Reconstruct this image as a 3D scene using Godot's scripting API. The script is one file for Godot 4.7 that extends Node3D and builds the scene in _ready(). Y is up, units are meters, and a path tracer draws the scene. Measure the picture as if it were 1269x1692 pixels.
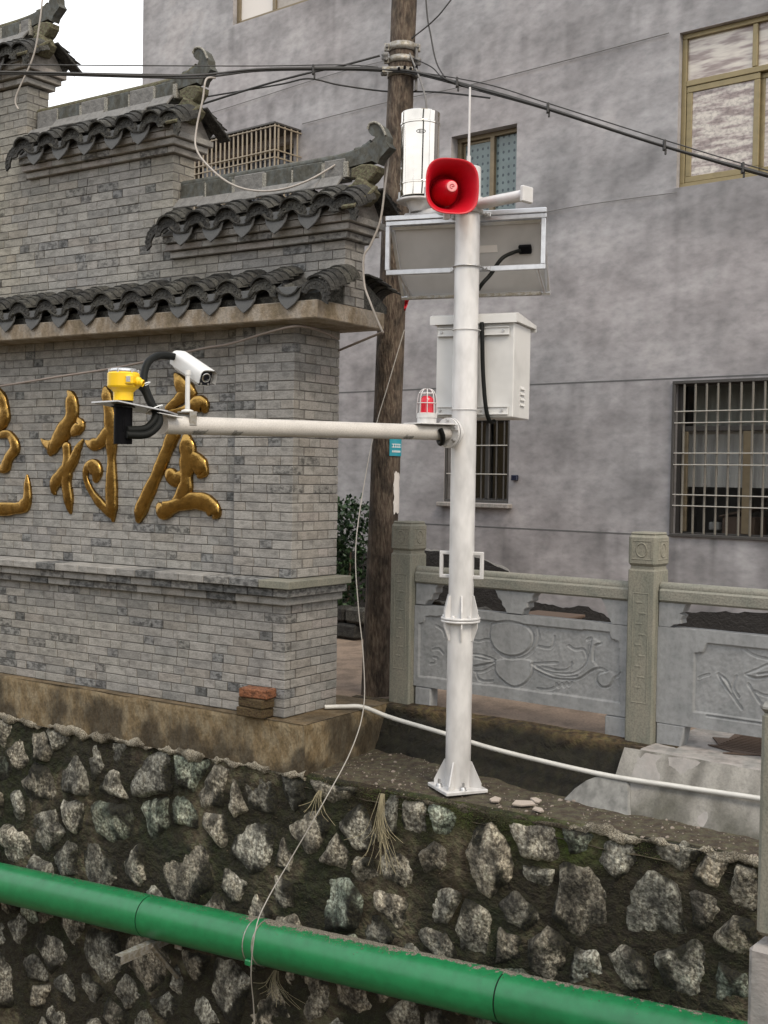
extends Node3D

var rng := RandomNumberGenerator.new()
var fnl := FastNoiseLite.new()
var fine := FastNoiseLite.new()
var M := {}
var T := {}
const WALL_AT := Vector3(-0.68, 0.34, -8.505)      # foot of the brick gate wall's right front corner
const WALL_TURN := -34.0
const RAIL_AT := Vector3(1.737, 0.34, -7.888)      # foot of the railing post
const RAIL_TURN := -38.5
const HOUSE_AT := Vector3(2.818, 1.513, -11.9)     # lower left corner of the ground floor window
const HOUSE_TURN := -40.0
const POLE_AT := Vector3(0.516, 0.0, -7.95)

# ---------------------------------------------------------------- mesh helpers
func st() -> SurfaceTool:
	var s := SurfaceTool.new()
	s.begin(Mesh.PRIMITIVE_TRIANGLES)
	s.set_smooth_group(-1)
	return s

func tri(s: SurfaceTool, a: Vector3, b: Vector3, c: Vector3) -> void:
	s.add_vertex(a); s.add_vertex(c); s.add_vertex(b)

func quad(s: SurfaceTool, a: Vector3, b: Vector3, c: Vector3, d: Vector3) -> void:
	tri(s, a, b, c); tri(s, a, c, d)

func done(s: SurfaceTool) -> ArrayMesh:
	s.generate_normals()
	return s.commit()

# chamfered box, centre c, size z, bevel b, optional transform
func box(s: SurfaceTool, c: Vector3, z: Vector3, b := 0.0, t := Transform3D()) -> void:
	var h := z * 0.5
	b = minf(b, minf(h.x, minf(h.y, h.z)) * 0.9)
	var axes := [[Vector3(1, 0, 0), Vector3(0, 1, 0), Vector3(0, 0, 1)], [Vector3(0, 1, 0), Vector3(0, 0, 1), Vector3(1, 0, 0)], [Vector3(0, 0, 1), Vector3(1, 0, 0), Vector3(0, 1, 0)]]
	for a in axes:
		var n: Vector3 = a[0]; var u: Vector3 = a[1]; var v: Vector3 = a[2]
		for sg in [-1.0, 1.0]:
			var o: Vector3 = n * h.dot(n) * sg
			var hu: Vector3 = u * (h.dot(u) - b); var hv: Vector3 = v * (h.dot(v) - b)
			var p := [t * (c + o - hu - hv), t * (c + o + hu - hv), t * (c + o + hu + hv), t * (c + o - hu + hv)]
			if sg > 0: quad(s, p[0], p[1], p[2], p[3])
			else: quad(s, p[3], p[2], p[1], p[0])
		if b <= 0.0: continue
		for s1 in [-1.0, 1.0]:
			for s2 in [-1.0, 1.0]:
				var hn: Vector3 = n * (h.dot(n) - b)
				var e1: Vector3 = u * h.dot(u) * s1 + v * (h.dot(v) - b) * s2
				var e2: Vector3 = u * (h.dot(u) - b) * s1 + v * h.dot(v) * s2
				var q := [t * (c + e1 - hn), t * (c + e2 - hn), t * (c + e2 + hn), t * (c + e1 + hn)]
				if s1 * s2 > 0: quad(s, q[0], q[1], q[2], q[3])
				else: quad(s, q[3], q[2], q[1], q[0])
	if b > 0.0:
		for sx in [-1.0, 1.0]:
			for sy in [-1.0, 1.0]:
				for sz in [-1.0, 1.0]:
					var p1 := t * (c + Vector3(h.x * sx, (h.y - b) * sy, (h.z - b) * sz))
					var p2 := t * (c + Vector3((h.x - b) * sx, h.y * sy, (h.z - b) * sz))
					var p3 := t * (c + Vector3((h.x - b) * sx, (h.y - b) * sy, h.z * sz))
					if sx * sy * sz > 0: tri(s, p1, p2, p3)
					else: tri(s, p3, p2, p1)

func smooth_path(p: Array, n := 6) -> PackedVector3Array:
	var r := PackedVector3Array()
	for i in p.size() - 1:
		var a: Vector3 = p[maxi(i - 1, 0)]; var b: Vector3 = p[i]; var c: Vector3 = p[i + 1]; var d: Vector3 = p[mini(i + 2, p.size() - 1)]
		for k in n: r.append(b.cubic_interpolate(c, a, d, float(k) / n))
	r.append(p[-1])
	return r

func tube(s: SurfaceTool, p: PackedVector3Array, rad, sides := 10, caps := true) -> void:
	s.set_smooth_group(0)
	var up := Vector3.UP if absf((p[1] - p[0]).normalized().y) < 0.9 else Vector3.RIGHT
	var rings := []
	for i in p.size():
		var d := (p[mini(i + 1, p.size() - 1)] - p[maxi(i - 1, 0)]).normalized()
		var x := up.cross(d).normalized()
		up = d.cross(x).normalized()
		var r: float = rad[i] if rad is Array or rad is PackedFloat32Array else rad
		var ring := PackedVector3Array()
		for k in sides:
			var a := TAU * k / sides
			ring.append(p[i] + (x * cos(a) + up * sin(a)) * r)
		rings.append(ring)
	for i in p.size() - 1:
		for k in sides:
			var k2 := (k + 1) % sides
			quad(s, rings[i][k], rings[i][k2], rings[i + 1][k2], rings[i + 1][k])
	if caps:
		s.set_smooth_group(-1)
		for k in range(1, sides - 1):
			tri(s, rings[0][0], rings[0][k + 1], rings[0][k])
			tri(s, rings[-1][0], rings[-1][k], rings[-1][k + 1])
	s.set_smooth_group(-1)

func rod(s: SurfaceTool, a: Vector3, b: Vector3, r: float, sides := 12, r2 := -1.0) -> void:
	tube(s, PackedVector3Array([a, b]), [r, r if r2 < 0 else r2], sides)

# profile: Vector2(radius, height) from bottom to top; crisp = flat shading between rings
func lathe(s: SurfaceTool, prof: Array, sides := 24, t := Transform3D(), group := 0) -> void:
	for i in prof.size() - 1:
		s.set_smooth_group(group + i if group > 0 else group)
		for k in sides:
			var a := TAU * k / sides; var b := TAU * (k + 1) / sides
			var p: Vector2 = prof[i]; var q: Vector2 = prof[i + 1]
			var v := [Vector3(cos(a) * p.x, p.y, -sin(a) * p.x), Vector3(cos(b) * p.x, p.y, -sin(b) * p.x), Vector3(cos(b) * q.x, q.y, -sin(b) * q.x), Vector3(cos(a) * q.x, q.y, -sin(a) * q.x)]
			if p.x < 1e-6: tri(s, t * v[0], t * v[2], t * v[3])
			elif q.x < 1e-6: tri(s, t * v[0], t * v[1], t * v[2])
			else: quad(s, t * v[0], t * v[1], t * v[2], t * v[3])
	s.set_smooth_group(-1)

# polygon in local xy, extruded from z0 to z1, with a chamfer on the front
func prism(s: SurfaceTool, poly: PackedVector2Array, z0: float, z1: float, bev := 0.0, t := Transform3D()) -> void:
	if Geometry2D.is_polygon_clockwise(poly): poly.reverse()
	var front := poly
	if bev > 0.0:
		var inn := Geometry2D.offset_polygon(poly, -bev, Geometry2D.JOIN_MITER)
		if inn.size() == 1 and inn[0].size() == poly.size():
			front = inn[0]
			if Geometry2D.is_polygon_clockwise(front): front.reverse()
			var best := 0; var bd := 1e9
			for k in front.size():
				var dd := front[k].distance_to(poly[0])
				if dd < bd: bd = dd; best = k
			var rot := PackedVector2Array()
			for k in front.size(): rot.append(front[(k + best) % front.size()])
			front = rot
		else: bev = 0.0
	var n := poly.size()
	var zm := z1 - bev
	for i in n:
		var j := (i + 1) % n
		quad(s, t * Vector3(poly[i].x, poly[i].y, z0), t * Vector3(poly[j].x, poly[j].y, z0), t * Vector3(poly[j].x, poly[j].y, zm), t * Vector3(poly[i].x, poly[i].y, zm))
		if bev > 0.0:
			quad(s, t * Vector3(poly[i].x, poly[i].y, zm), t * Vector3(poly[j].x, poly[j].y, zm), t * Vector3(front[j].x, front[j].y, z1), t * Vector3(front[i].x, front[i].y, z1))
	for pair in [[front, z1, true], [poly, z0, false]]:
		var pg: PackedVector2Array = pair[0]
		var ix := Geometry2D.triangulate_polygon(pg)
		for k in range(0, ix.size(), 3):
			var a := pg[ix[k]]; var b := pg[ix[k + 1]]; var c := pg[ix[k + 2]]
			if (b - a).cross(c - a) < 0.0:
				var tmp := b; b = c; c = tmp
			var z: float = pair[1]
			if pair[2]: tri(s, t * Vector3(a.x, a.y, z), t * Vector3(b.x, b.y, z), t * Vector3(c.x, c.y, z))
			else: tri(s, t * Vector3(a.x, a.y, z), t * Vector3(c.x, c.y, z), t * Vector3(b.x, b.y, z))

func pv(a: Array) -> PackedVector2Array:
	var r := PackedVector2Array()
	for i in range(0, a.size(), 2): r.append(Vector2(a[i], a[i + 1]))
	return r

func p3(a: Array) -> Array:
	var r := []
	for i in range(0, a.size(), 3): r.append(Vector3(a[i], a[i + 1], a[i + 2]))
	return r

# smooth grid: f(u, v) -> Vector3, seen from the side where u runs right and v runs up; col(u, v) optional
func grid(s: SurfaceTool, nu: int, nv: int, f, col = null) -> void:
	s.set_smooth_group(0)
	var p := []; var c := []
	for j in nv + 1:
		var row := PackedVector3Array(); var rc := PackedColorArray()
		for i in nu + 1:
			row.append(f.call(float(i) / nu, float(j) / nv))
			if col != null: rc.append(col.call(float(i) / nu, float(j) / nv))
		p.append(row); c.append(rc)
	for j in nv:
		for i in nu:
			for k in [[i, j], [i + 1, j + 1], [i + 1, j], [i, j], [i, j + 1], [i + 1, j + 1]]:
				if col != null: s.set_color(c[k[1]][k[0]])
				s.add_vertex(p[k[1]][k[0]])
	s.set_smooth_group(-1)

# ---------------------------------------------------------------- scene helpers
var used := {}
func numbered(called: String) -> String:
	used[called] = used.get(called, -1) + 1
	return called if used[called] == 0 else "%s_%03d" % [called, used[called]]

func tag(o: Node, label: String, category: String, group := "") -> Node:
	o.set_meta("label", label); o.set_meta("category", category)
	if group: o.set_meta("group", group)
	return o

func thing(called: String, label: String, category: String, at := Vector3.ZERO, turn := 0.0, group := "") -> Node3D:
	var o := Node3D.new()
	o.name = numbered(called); add_child(o)
	o.position = at; o.rotation_degrees.y = turn
	tag(o, label, category, group)
	return o

func part(called: String, mesh: Mesh, m: Material, parent: Node, t := Transform3D()) -> MeshInstance3D:
	var o := MeshInstance3D.new()
	o.name = called if parent != self else numbered(called)
	o.mesh = mesh; o.material_override = m; o.transform = t
	parent.add_child(o, true)
	return o

func mk(called: String, s: SurfaceTool, m: Material, parent: Node, t := Transform3D()) -> MeshInstance3D:
	return part(called, done(s), m, parent, t)

func frame(at: Vector3, deg: float) -> Transform3D:
	return Transform3D(Basis(Vector3.UP, deg_to_rad(deg)), at)

# ---------------------------------------------------------------- materials
func ntex(size: int, freq: float, oct: int, stops: Array, sd := 1, kind := FastNoiseLite.TYPE_SIMPLEX_SMOOTH, fract := FastNoiseLite.FRACTAL_FBM) -> NoiseTexture2D:
	var n := FastNoiseLite.new()
	n.noise_type = kind; n.frequency = freq; n.fractal_octaves = oct; n.seed = sd; n.fractal_type = fract
	n.fractal_gain = 0.6
	var t := NoiseTexture2D.new()
	t.width = size; t.height = size; t.seamless = true; t.noise = n; t.normalize = true
	if stops.size():
		var g := Gradient.new()
		var off := PackedFloat32Array(); var cs := PackedColorArray()
		for q in stops:
			off.append(q[0])
			cs.append(q[1] if q[1] is Color else Color(q[1], q[1], q[1]))
		g.offsets = off; g.colors = cs
		t.color_ramp = g
	return t

func lin(r: float, g: float, b: float) -> Color:
	return Color(r, g, b).linear_to_srgb()

func mat(c: Color, rough := 0.8, metal := 0.0) -> StandardMaterial3D:
	var m := StandardMaterial3D.new()
	m.albedo_color = c; m.roughness = rough; m.metallic = metal
	return m

# albedo texture a at scale sa (repeats per metre), detail texture d at scale sd, relief in cm
func rough_mat(c: Color, rough: float, a: Texture2D, sa: Vector3, d: Texture2D = null, sd := Vector3.ONE, relief: Texture2D = null, cm := 0.0, world := true) -> StandardMaterial3D:
	var m := mat(c, rough)
	m.albedo_texture = a
	m.uv1_triplanar = true; m.uv1_world_triplanar = world; m.uv1_scale = sa; m.uv1_triplanar_sharpness = 4.0
	if d:
		m.detail_enabled = true; m.detail_albedo = d; m.detail_blend_mode = BaseMaterial3D.BLEND_MODE_MUL
		m.detail_uv_layer = BaseMaterial3D.DETAIL_UV_2
		m.uv2_triplanar = true; m.uv2_world_triplanar = world; m.uv2_scale = sd; m.uv2_triplanar_sharpness = 4.0
	if relief:
		m.heightmap_enabled = true; m.heightmap_texture = relief; m.heightmap_scale = cm
	return m

func make_materials() -> void:
	T.grain = ntex(512, 0.035, 5, [[0.0, 0.78], [0.5, 0.93], [1.0, 1.0]], 3)
	T.soft = ntex(512, 0.006, 4, [[0.0, 0.88], [0.4, 0.95], [0.65, 0.985], [1.0, 1.0]], 4)
	T.blotch = ntex(1024, 0.006, 6, [[0.0, 0.74], [0.38, 0.88], [0.5, 0.94], [0.62, 0.97], [1.0, 1.0]], 5)
	T.stain = ntex(1024, 0.004, 7, [[0.0, Color(0.79, 0.805, 0.82)], [0.35, Color(0.89, 0.895, 0.9)], [0.55, Color(0.95, 0.94, 0.945)], [1.0, Color(1, 0.975, 0.975)]], 6)
	T.drips = ntex(1024, 0.006, 7, [[0.0, Color(0.84, 0.845, 0.845)], [0.5, Color(0.935, 0.93, 0.93)], [1.0, Color(1, 1, 1)]], 16)
	T.smudge = ntex(512, 0.012, 5, [[0.0, 0.5], [0.34, 0.62], [0.48, 0.82], [0.6, 0.95], [1.0, 1.0]], 17)
	T.sooty = ntex(512, 0.012, 5, [[0.0, 0.5], [0.35, 0.74], [0.55, 0.94], [1.0, 1.0]], 7)
	T.lichen = ntex(1024, 0.016, 6, [[0.0, Color(0.45, 0.43, 0.39)], [0.36, Color(0.6, 0.58, 0.55)], [0.48, Color(0.78, 0.77, 0.74)], [0.6, Color(0.9, 0.89, 0.86)], [1.0, Color(1, 1, 0.97)]], 8)
	T.moss = ntex(1024, 0.012, 6, [[0.0, Color(0.6, 0.54, 0.47)], [0.4, Color(0.78, 0.72, 0.63)], [0.55, Color(0.87, 0.85, 0.73)], [0.75, Color(0.93, 0.95, 0.78)], [1.0, Color(1, 1, 0.92)]], 9)
	T.bump = ntex(512, 0.02, 6, [], 10)
	T.bumpfine = ntex(512, 0.06, 4, [], 11)
	T.bark = ntex(512, 0.02, 5, [[0.0, Color(0.55, 0.5, 0.48)], [0.45, Color(0.8, 0.75, 0.71)], [0.6, Color(0.9, 0.87, 0.82)], [1.0, Color(1, 0.98, 0.95)]], 12)
	T.rust = ntex(512, 0.009, 5, [[0.0, Color(0.72, 0.68, 0.58)], [0.4, Color(0.88, 0.84, 0.77)], [0.6, Color(0.97, 0.96, 0.93)], [1.0, Color(1, 1, 1)]], 13)
	T.film = ntex(512, 0.012, 4, [[0.0, Color(0.6, 0.545, 0.53)], [0.3, Color(0.72, 0.675, 0.665)], [0.45, Color(0.86, 0.83, 0.81)], [0.65, Color(0.96, 0.945, 0.91)], [1.0, Color(1, 0.99, 0.95)]], 14)
	# plaster and concrete
	M.plaster = rough_mat(lin(0.46, 0.444, 0.447), 0.92, T.soft, Vector3(0.4, 0.6, 0.4), T.drips, Vector3(0.8, 1.5, 0.8), T.bump, 0.06, false)
	M.plaster.vertex_color_use_as_albedo = true
	M.plaster_dark = rough_mat(lin(0.035, 0.032, 0.03), 0.95, T.grain, Vector3(2, 2, 2), T.blotch, Vector3(1.4, 1.4, 1.4), T.bump, 1.2)
	M.plaster_edge = rough_mat(lin(0.44, 0.425, 0.405), 0.9, T.grain, Vector3(3, 3, 3))
	M.groove = mat(lin(0.1, 0.1, 0.1), 0.9)
	M.concrete = rough_mat(lin(0.36, 0.34, 0.31), 0.9, T.grain, Vector3(1.6, 1.6, 1.6), T.stain, Vector3(1.5, 0.35, 1.5), T.bumpfine, 0.3, false)
	M.soffit = rough_mat(lin(0.37, 0.33, 0.29), 0.9, T.grain, Vector3(1.6, 1.6, 1.6), T.rust, Vector3(1.0, 0.6, 1.0), T.bumpfine, 0.3, false)
	M.plinth = rough_mat(lin(0.27, 0.22, 0.145), 0.92, T.rust, Vector3(1.6, 0.9, 1.6), T.grain, Vector3(2.2, 1.6, 2.2), T.bump, 0.9, false)
	M.plinth.vertex_color_use_as_albedo = true
	M.crumb = rough_mat(lin(0.98, 0.95, 0.88), 0.95, T.lichen, Vector3(5, 5, 5), T.grain, Vector3(7, 7, 7), T.bump, 1.5)
	M.crumb.vertex_color_use_as_albedo = true
	M.stone_post = rough_mat(lin(0.28, 0.276, 0.22), 0.85, T.stain, Vector3(1.6, 0.5, 1.6), T.grain, Vector3(3, 3, 3), T.bumpfine, 0.15, false)
	M.stone_panel = rough_mat(lin(0.315, 0.325, 0.328), 0.85, T.drips, Vector3(0.7, 0.4, 0.7), T.soft, Vector3(5, 5, 5), T.bumpfine, 0.12, false)
	M.stone_rail = rough_mat(lin(0.288, 0.287, 0.238), 0.85, T.stain, Vector3(0.9, 1.4, 0.9), T.grain, Vector3(3, 3, 3), T.bumpfine, 0.2, false)
	M.slab = rough_mat(lin(0.37, 0.355, 0.33), 0.9, T.blotch, Vector3(0.9, 0.9, 0.9), T.stain, Vector3(0.8, 0.6, 0.8), T.bumpfine, 0.4)
	M.slab_face = rough_mat(lin(0.34, 0.33, 0.305), 0.9, T.blotch, Vector3(1.2, 1.2, 1.2), T.grain, Vector3(3, 3, 3), T.bump, 0.6)
	M.slab_face.vertex_color_use_as_albedo = true
	M.smooth_cement = rough_mat(lin(0.29, 0.288, 0.27), 0.8, T.blotch, Vector3(1.5, 1.5, 1.5), T.sooty, Vector3(1.1, 1.1, 1.1))
	M.yard = rough_mat(lin(0.3, 0.225, 0.17), 0.95, T.blotch, Vector3(0.5, 0.5, 0.5), T.grain, Vector3(2, 2, 2))
	M.dirt = rough_mat(lin(0.1, 0.088, 0.075), 0.97, T.moss, Vector3(0.9, 0.9, 0.9), T.grain, Vector3(3, 3, 3), T.bump, 2.0)
	M.bank = rough_mat(lin(0.22, 0.17, 0.115), 0.97, T.moss, Vector3(0.8, 0.8, 0.8), T.sooty, Vector3(1.7, 1.7, 1.7), T.bump, 3.0)
	M.bank.vertex_color_use_as_albedo = true
	M.stone = rough_mat(lin(0.8, 0.78, 0.74), 0.95, T.lichen, Vector3(2.0, 1.5, 2.0), T.sooty, Vector3(6, 4.5, 6), T.bump, 1.6)
	M.stone.vertex_color_use_as_albedo = true
	M.earth = rough_mat(lin(0.8, 0.8, 0.8), 0.98, T.moss, Vector3(1.1, 1.1, 1.1), T.grain, Vector3(5, 5, 5), T.bump, 3.0)
	M.earth.vertex_color_use_as_albedo = true
	M.mortar = rough_mat(lin(0.17, 0.16, 0.15), 0.95, T.grain, Vector3(3, 3, 3))
	M.blade = mat(Color.WHITE, 0.95)
	M.blade.vertex_color_use_as_albedo = true
	# bricks
	var tones := [[0.352, 0.34, 0.318, 0], [0.392, 0.378, 0.353, 0], [0.31, 0.302, 0.286, 0], [0.352, 0.33, 0.299, 0], [0.30, 0.30, 0.296, 1], [0.39, 0.372, 0.345, 0], [0.27, 0.272, 0.268, 1], [0.20, 0.202, 0.2, 1], [0.32, 0.312, 0.295, 1], [0.385, 0.355, 0.33, 0]]
	M.bricks = []
	for t in tones:
		M.bricks.append(rough_mat(lin(t[0], t[1], t[2]), 0.92, T.smudge if t[3] else T.blotch, Vector3(2.6, 3.4, 2.6) if t[3] else Vector3(1.3, 1.9, 1.3), T.grain, Vector3(2.6, 5, 2.6), T.bump, 0.35))
	M.brick_many = rough_mat(Color.WHITE, 0.92, T.blotch, Vector3(1.3, 1.9, 1.3), T.grain, Vector3(2.6, 5, 2.6), T.bump, 0.35)
	M.brick_many.vertex_color_use_as_albedo = true
	M.brick_smudged = rough_mat(Color.WHITE, 0.92, T.smudge, Vector3(2.6, 3.4, 2.6), T.grain, Vector3(2.6, 5, 2.6), T.bump, 0.35)
	M.brick_smudged.vertex_color_use_as_albedo = true
	M.tones = tones
	M.red_brick = rough_mat(lin(0.3, 0.13, 0.07), 0.95, T.rust, Vector3(5, 5, 5), T.sooty, Vector3(4, 4, 4), T.bump, 0.6)
	M.mossy_brick = rough_mat(lin(0.12, 0.085, 0.05), 0.95, T.moss, Vector3(4, 4, 4), T.grain, Vector3(5, 5, 5), T.bump, 0.8)
	# roof tiles
	M.tiles = []
	for k in [0.08, 0.1, 0.065, 0.125]:
		M.tiles.append(rough_mat(lin(k, k * 1.005, k * (0.98 if k < 0.09 else 0.93)), 0.85, T.smudge, Vector3(2.3, 2.3, 2.3), T.lichen, Vector3(4, 4, 4), T.bump, 0.5))
	M.drip = rough_mat(lin(0.105, 0.107, 0.107), 0.75, T.soft, Vector3(3, 3, 3), T.grain, Vector3(5, 5, 5))
	M.slate = rough_mat(lin(0.105, 0.115, 0.115), 0.85, T.blotch, Vector3(2.2, 1.2, 2.2), T.rust, Vector3(3, 2, 3), T.bump, 0.4)
	M.ridge_grey = rough_mat(lin(0.23, 0.225, 0.215), 0.85, T.blotch, Vector3(2, 2, 2), T.grain, Vector3(5, 5, 5), T.bump, 0.4)
	M.ridge_moss = rough_mat(lin(0.18, 0.178, 0.15), 0.9, T.moss, Vector3(3, 3, 3), T.grain, Vector3(5, 5, 5), T.bump, 0.6)
	M.lime = rough_mat(lin(0.42, 0.42, 0.4), 0.9, T.lichen, Vector3(6, 6, 6))
	# metals and paint
	M.white = rough_mat(lin(0.67, 0.662, 0.655), 0.34, T.soft, Vector3(0.8, 0.5, 0.8), T.soft, Vector3(2.5, 0.9, 2.5))
	M.white.clearcoat_enabled = true; M.white.clearcoat = 0.3; M.white.clearcoat_roughness = 0.2
	M.white_box = rough_mat(lin(0.65, 0.648, 0.635), 0.45, T.soft, Vector3(0.6, 0.6, 0.6))
	M.cream = rough_mat(lin(0.66, 0.625, 0.575), 0.4, T.soft, Vector3(1.2, 1.2, 1.2), T.grain, Vector3(6, 6, 6))
	M.bare = rough_mat(lin(0.3, 0.29, 0.27), 0.6, T.sooty, Vector3(6, 6, 6))
	M.zinc = rough_mat(lin(0.62, 0.62, 0.62), 0.4, T.grain, Vector3(4, 4, 4)); M.zinc.metallic = 0.8
	M.alu = rough_mat(lin(0.62, 0.63, 0.65), 0.32, T.soft, Vector3(3, 3, 3)); M.alu.metallic = 0.75
	M.steel = rough_mat(lin(0.7, 0.665, 0.61), 0.07, T.soft, Vector3(0.8, 0.8, 0.8)); M.steel.metallic = 1.0
	M.old_steel = rough_mat(lin(0.36, 0.36, 0.36), 0.55, T.rust, Vector3(5, 5, 5)); M.old_steel.metallic = 0.5
	M.panel_back = rough_mat(lin(0.5, 0.485, 0.47), 0.5, T.soft, Vector3(0.8, 0.8, 0.8))
	M.cell = mat(lin(0.01, 0.014, 0.035), 0.12)
	M.red = mat(lin(0.5, 0.005, 0.017), 0.42)
	M.pink = mat(lin(0.75, 0.3, 0.3), 0.5)
	M.lamp_red = mat(lin(0.6, 0.01, 0.03), 0.2)
	M.black = mat(lin(0.006, 0.006, 0.007), 0.55)
	M.black.metallic_specular = 0.15
	M.rubber = rough_mat(lin(0.011, 0.012, 0.011), 0.55, T.grain, Vector3(6, 6, 6)); M.rubber.metallic_specular = 0.25
	M.dark_hole = mat(lin(0.01, 0.01, 0.01), 0.9)
	M.yellow = mat(lin(0.82, 0.52, 0.008), 0.4)
	M.lens = mat(lin(0.02, 0.022, 0.03), 0.05)
	M.chrome = mat(lin(0.6, 0.6, 0.6), 0.2, 1.0)
	M.gold = rough_mat(lin(0.5, 0.305, 0.088), 0.26, T.blotch, Vector3(1.8, 1.8, 1.8), T.grain, Vector3(5, 5, 5), T.bump, 0.12); M.gold.metallic = 1.0
	M.green = rough_mat(lin(0.014, 0.195, 0.066), 0.33, T.soft, Vector3(0.5, 0.9, 0.5), T.drips, Vector3(1.6, 1.6, 1.6))
	M.green_dust = rough_mat(lin(0.36, 0.34, 0.29), 0.97, T.lichen, Vector3(7, 7, 7), T.sooty, Vector3(9, 9, 9))
	M.pvc = rough_mat(lin(0.6, 0.59, 0.55), 0.4, T.soft, Vector3(2, 2, 2))
	M.cable = mat(lin(0.03, 0.029, 0.028), 0.6)
	M.cable_grey = mat(lin(0.16, 0.155, 0.15), 0.7)
	M.hose = rough_mat(lin(0.38, 0.345, 0.31), 0.6, T.soft, Vector3(4, 4, 4))
	M.cord = mat(lin(0.34, 0.32, 0.29), 0.8)
	M.hose_dark = mat(lin(0.23, 0.19, 0.165), 0.7)
	M.bark = rough_mat(lin(0.19, 0.158, 0.13), 0.95, T.bark, Vector3(4.0, 0.8, 4.0), T.sooty, Vector3(1.2, 0.6, 1.2), T.bump, 1.5)
	M.paper = mat(lin(0.68, 0.64, 0.6), 0.8)
	M.teal = mat(lin(0.02, 0.28, 0.36), 0.45)
	M.print_white = mat(lin(0.8, 0.82, 0.82), 0.6)
	M.olive_frame = rough_mat(lin(0.26, 0.21, 0.11), 0.45, T.soft, Vector3(3, 3, 3)); M.olive_frame.metallic = 0.3
	M.brown_frame = rough_mat(lin(0.2, 0.16, 0.1), 0.5, T.soft, Vector3(3, 3, 3)); M.brown_frame.metallic = 0.3
	M.bar = rough_mat(lin(0.22, 0.205, 0.175), 0.45, T.grain, Vector3(4, 4, 4)); M.bar.metallic = 0.35
	M.bar_dark = rough_mat(lin(0.085, 0.08, 0.075), 0.5, T.grain, Vector3(4, 4, 4)); M.bar_dark.metallic = 0.3
	M.bar_light = mat(lin(0.5, 0.48, 0.43), 0.4, 0.4)
	M.bar_tan = rough_mat(lin(0.33, 0.275, 0.2), 0.5, T.grain, Vector3(4, 4, 4))
	M.film = rough_mat(lin(0.66, 0.63, 0.62), 0.2, T.film, Vector3(0.35, 1.9, 0.35), T.blotch, Vector3(3.0, 4.0, 3.0), null, 0.0, false)
	M.film_smooth = rough_mat(lin(0.64, 0.615, 0.6), 0.2, T.film, Vector3(0.25, 1.6, 0.25), null, Vector3.ONE, null, 0.0, false)
	var dots := Image.create(64, 64, false, Image.FORMAT_RGB8)
	dots.fill(Color(0.44, 0.5, 0.5))
	for y in 64:
		for x in 64:
			if Vector2(x - 32, y - 32).length() < 13.0: dots.set_pixel(x, y, Color(0.2, 0.26, 0.29))
	M.dotted = rough_mat(Color.WHITE, 0.3, ImageTexture.create_from_image(dots), Vector3(14, 12, 14), T.soft, Vector3(1.2, 1.2, 1.2), null, 0.0, false)
	M.glass = mat(Color(0.05, 0.06, 0.06, 0.1), 0.04)
	M.glass.transparency = BaseMaterial3D.TRANSPARENCY_ALPHA
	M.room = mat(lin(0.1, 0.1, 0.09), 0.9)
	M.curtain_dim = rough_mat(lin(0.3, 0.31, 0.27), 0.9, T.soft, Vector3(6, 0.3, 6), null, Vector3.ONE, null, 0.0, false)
	M.curtain = rough_mat(lin(0.55, 0.56, 0.54), 0.9, T.soft, Vector3(6, 0.3, 6), null, Vector3.ONE, null, 0.0, false)
	M.box_brown = mat(lin(0.16, 0.11, 0.08), 0.8)
	M.straw = mat(lin(0.31, 0.27, 0.17), 0.9)
	M.tilebit = rough_mat(lin(0.42, 0.36, 0.31), 0.85, T.grain, Vector3(8, 8, 8))
	M.dirt_bits = rough_mat(lin(0.26, 0.22, 0.185), 0.9, T.grain, Vector3(8, 8, 8))
	M.mat_brown = rough_mat(lin(0.11, 0.075, 0.055), 0.9, T.grain, Vector3(5, 5, 5))
	M.leaves = []
	for c in [lin(0.035, 0.075, 0.03), lin(0.05, 0.1, 0.04), lin(0.022, 0.05, 0.024)]:
		M.leaves.append(mat(c, 0.5))

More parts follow.
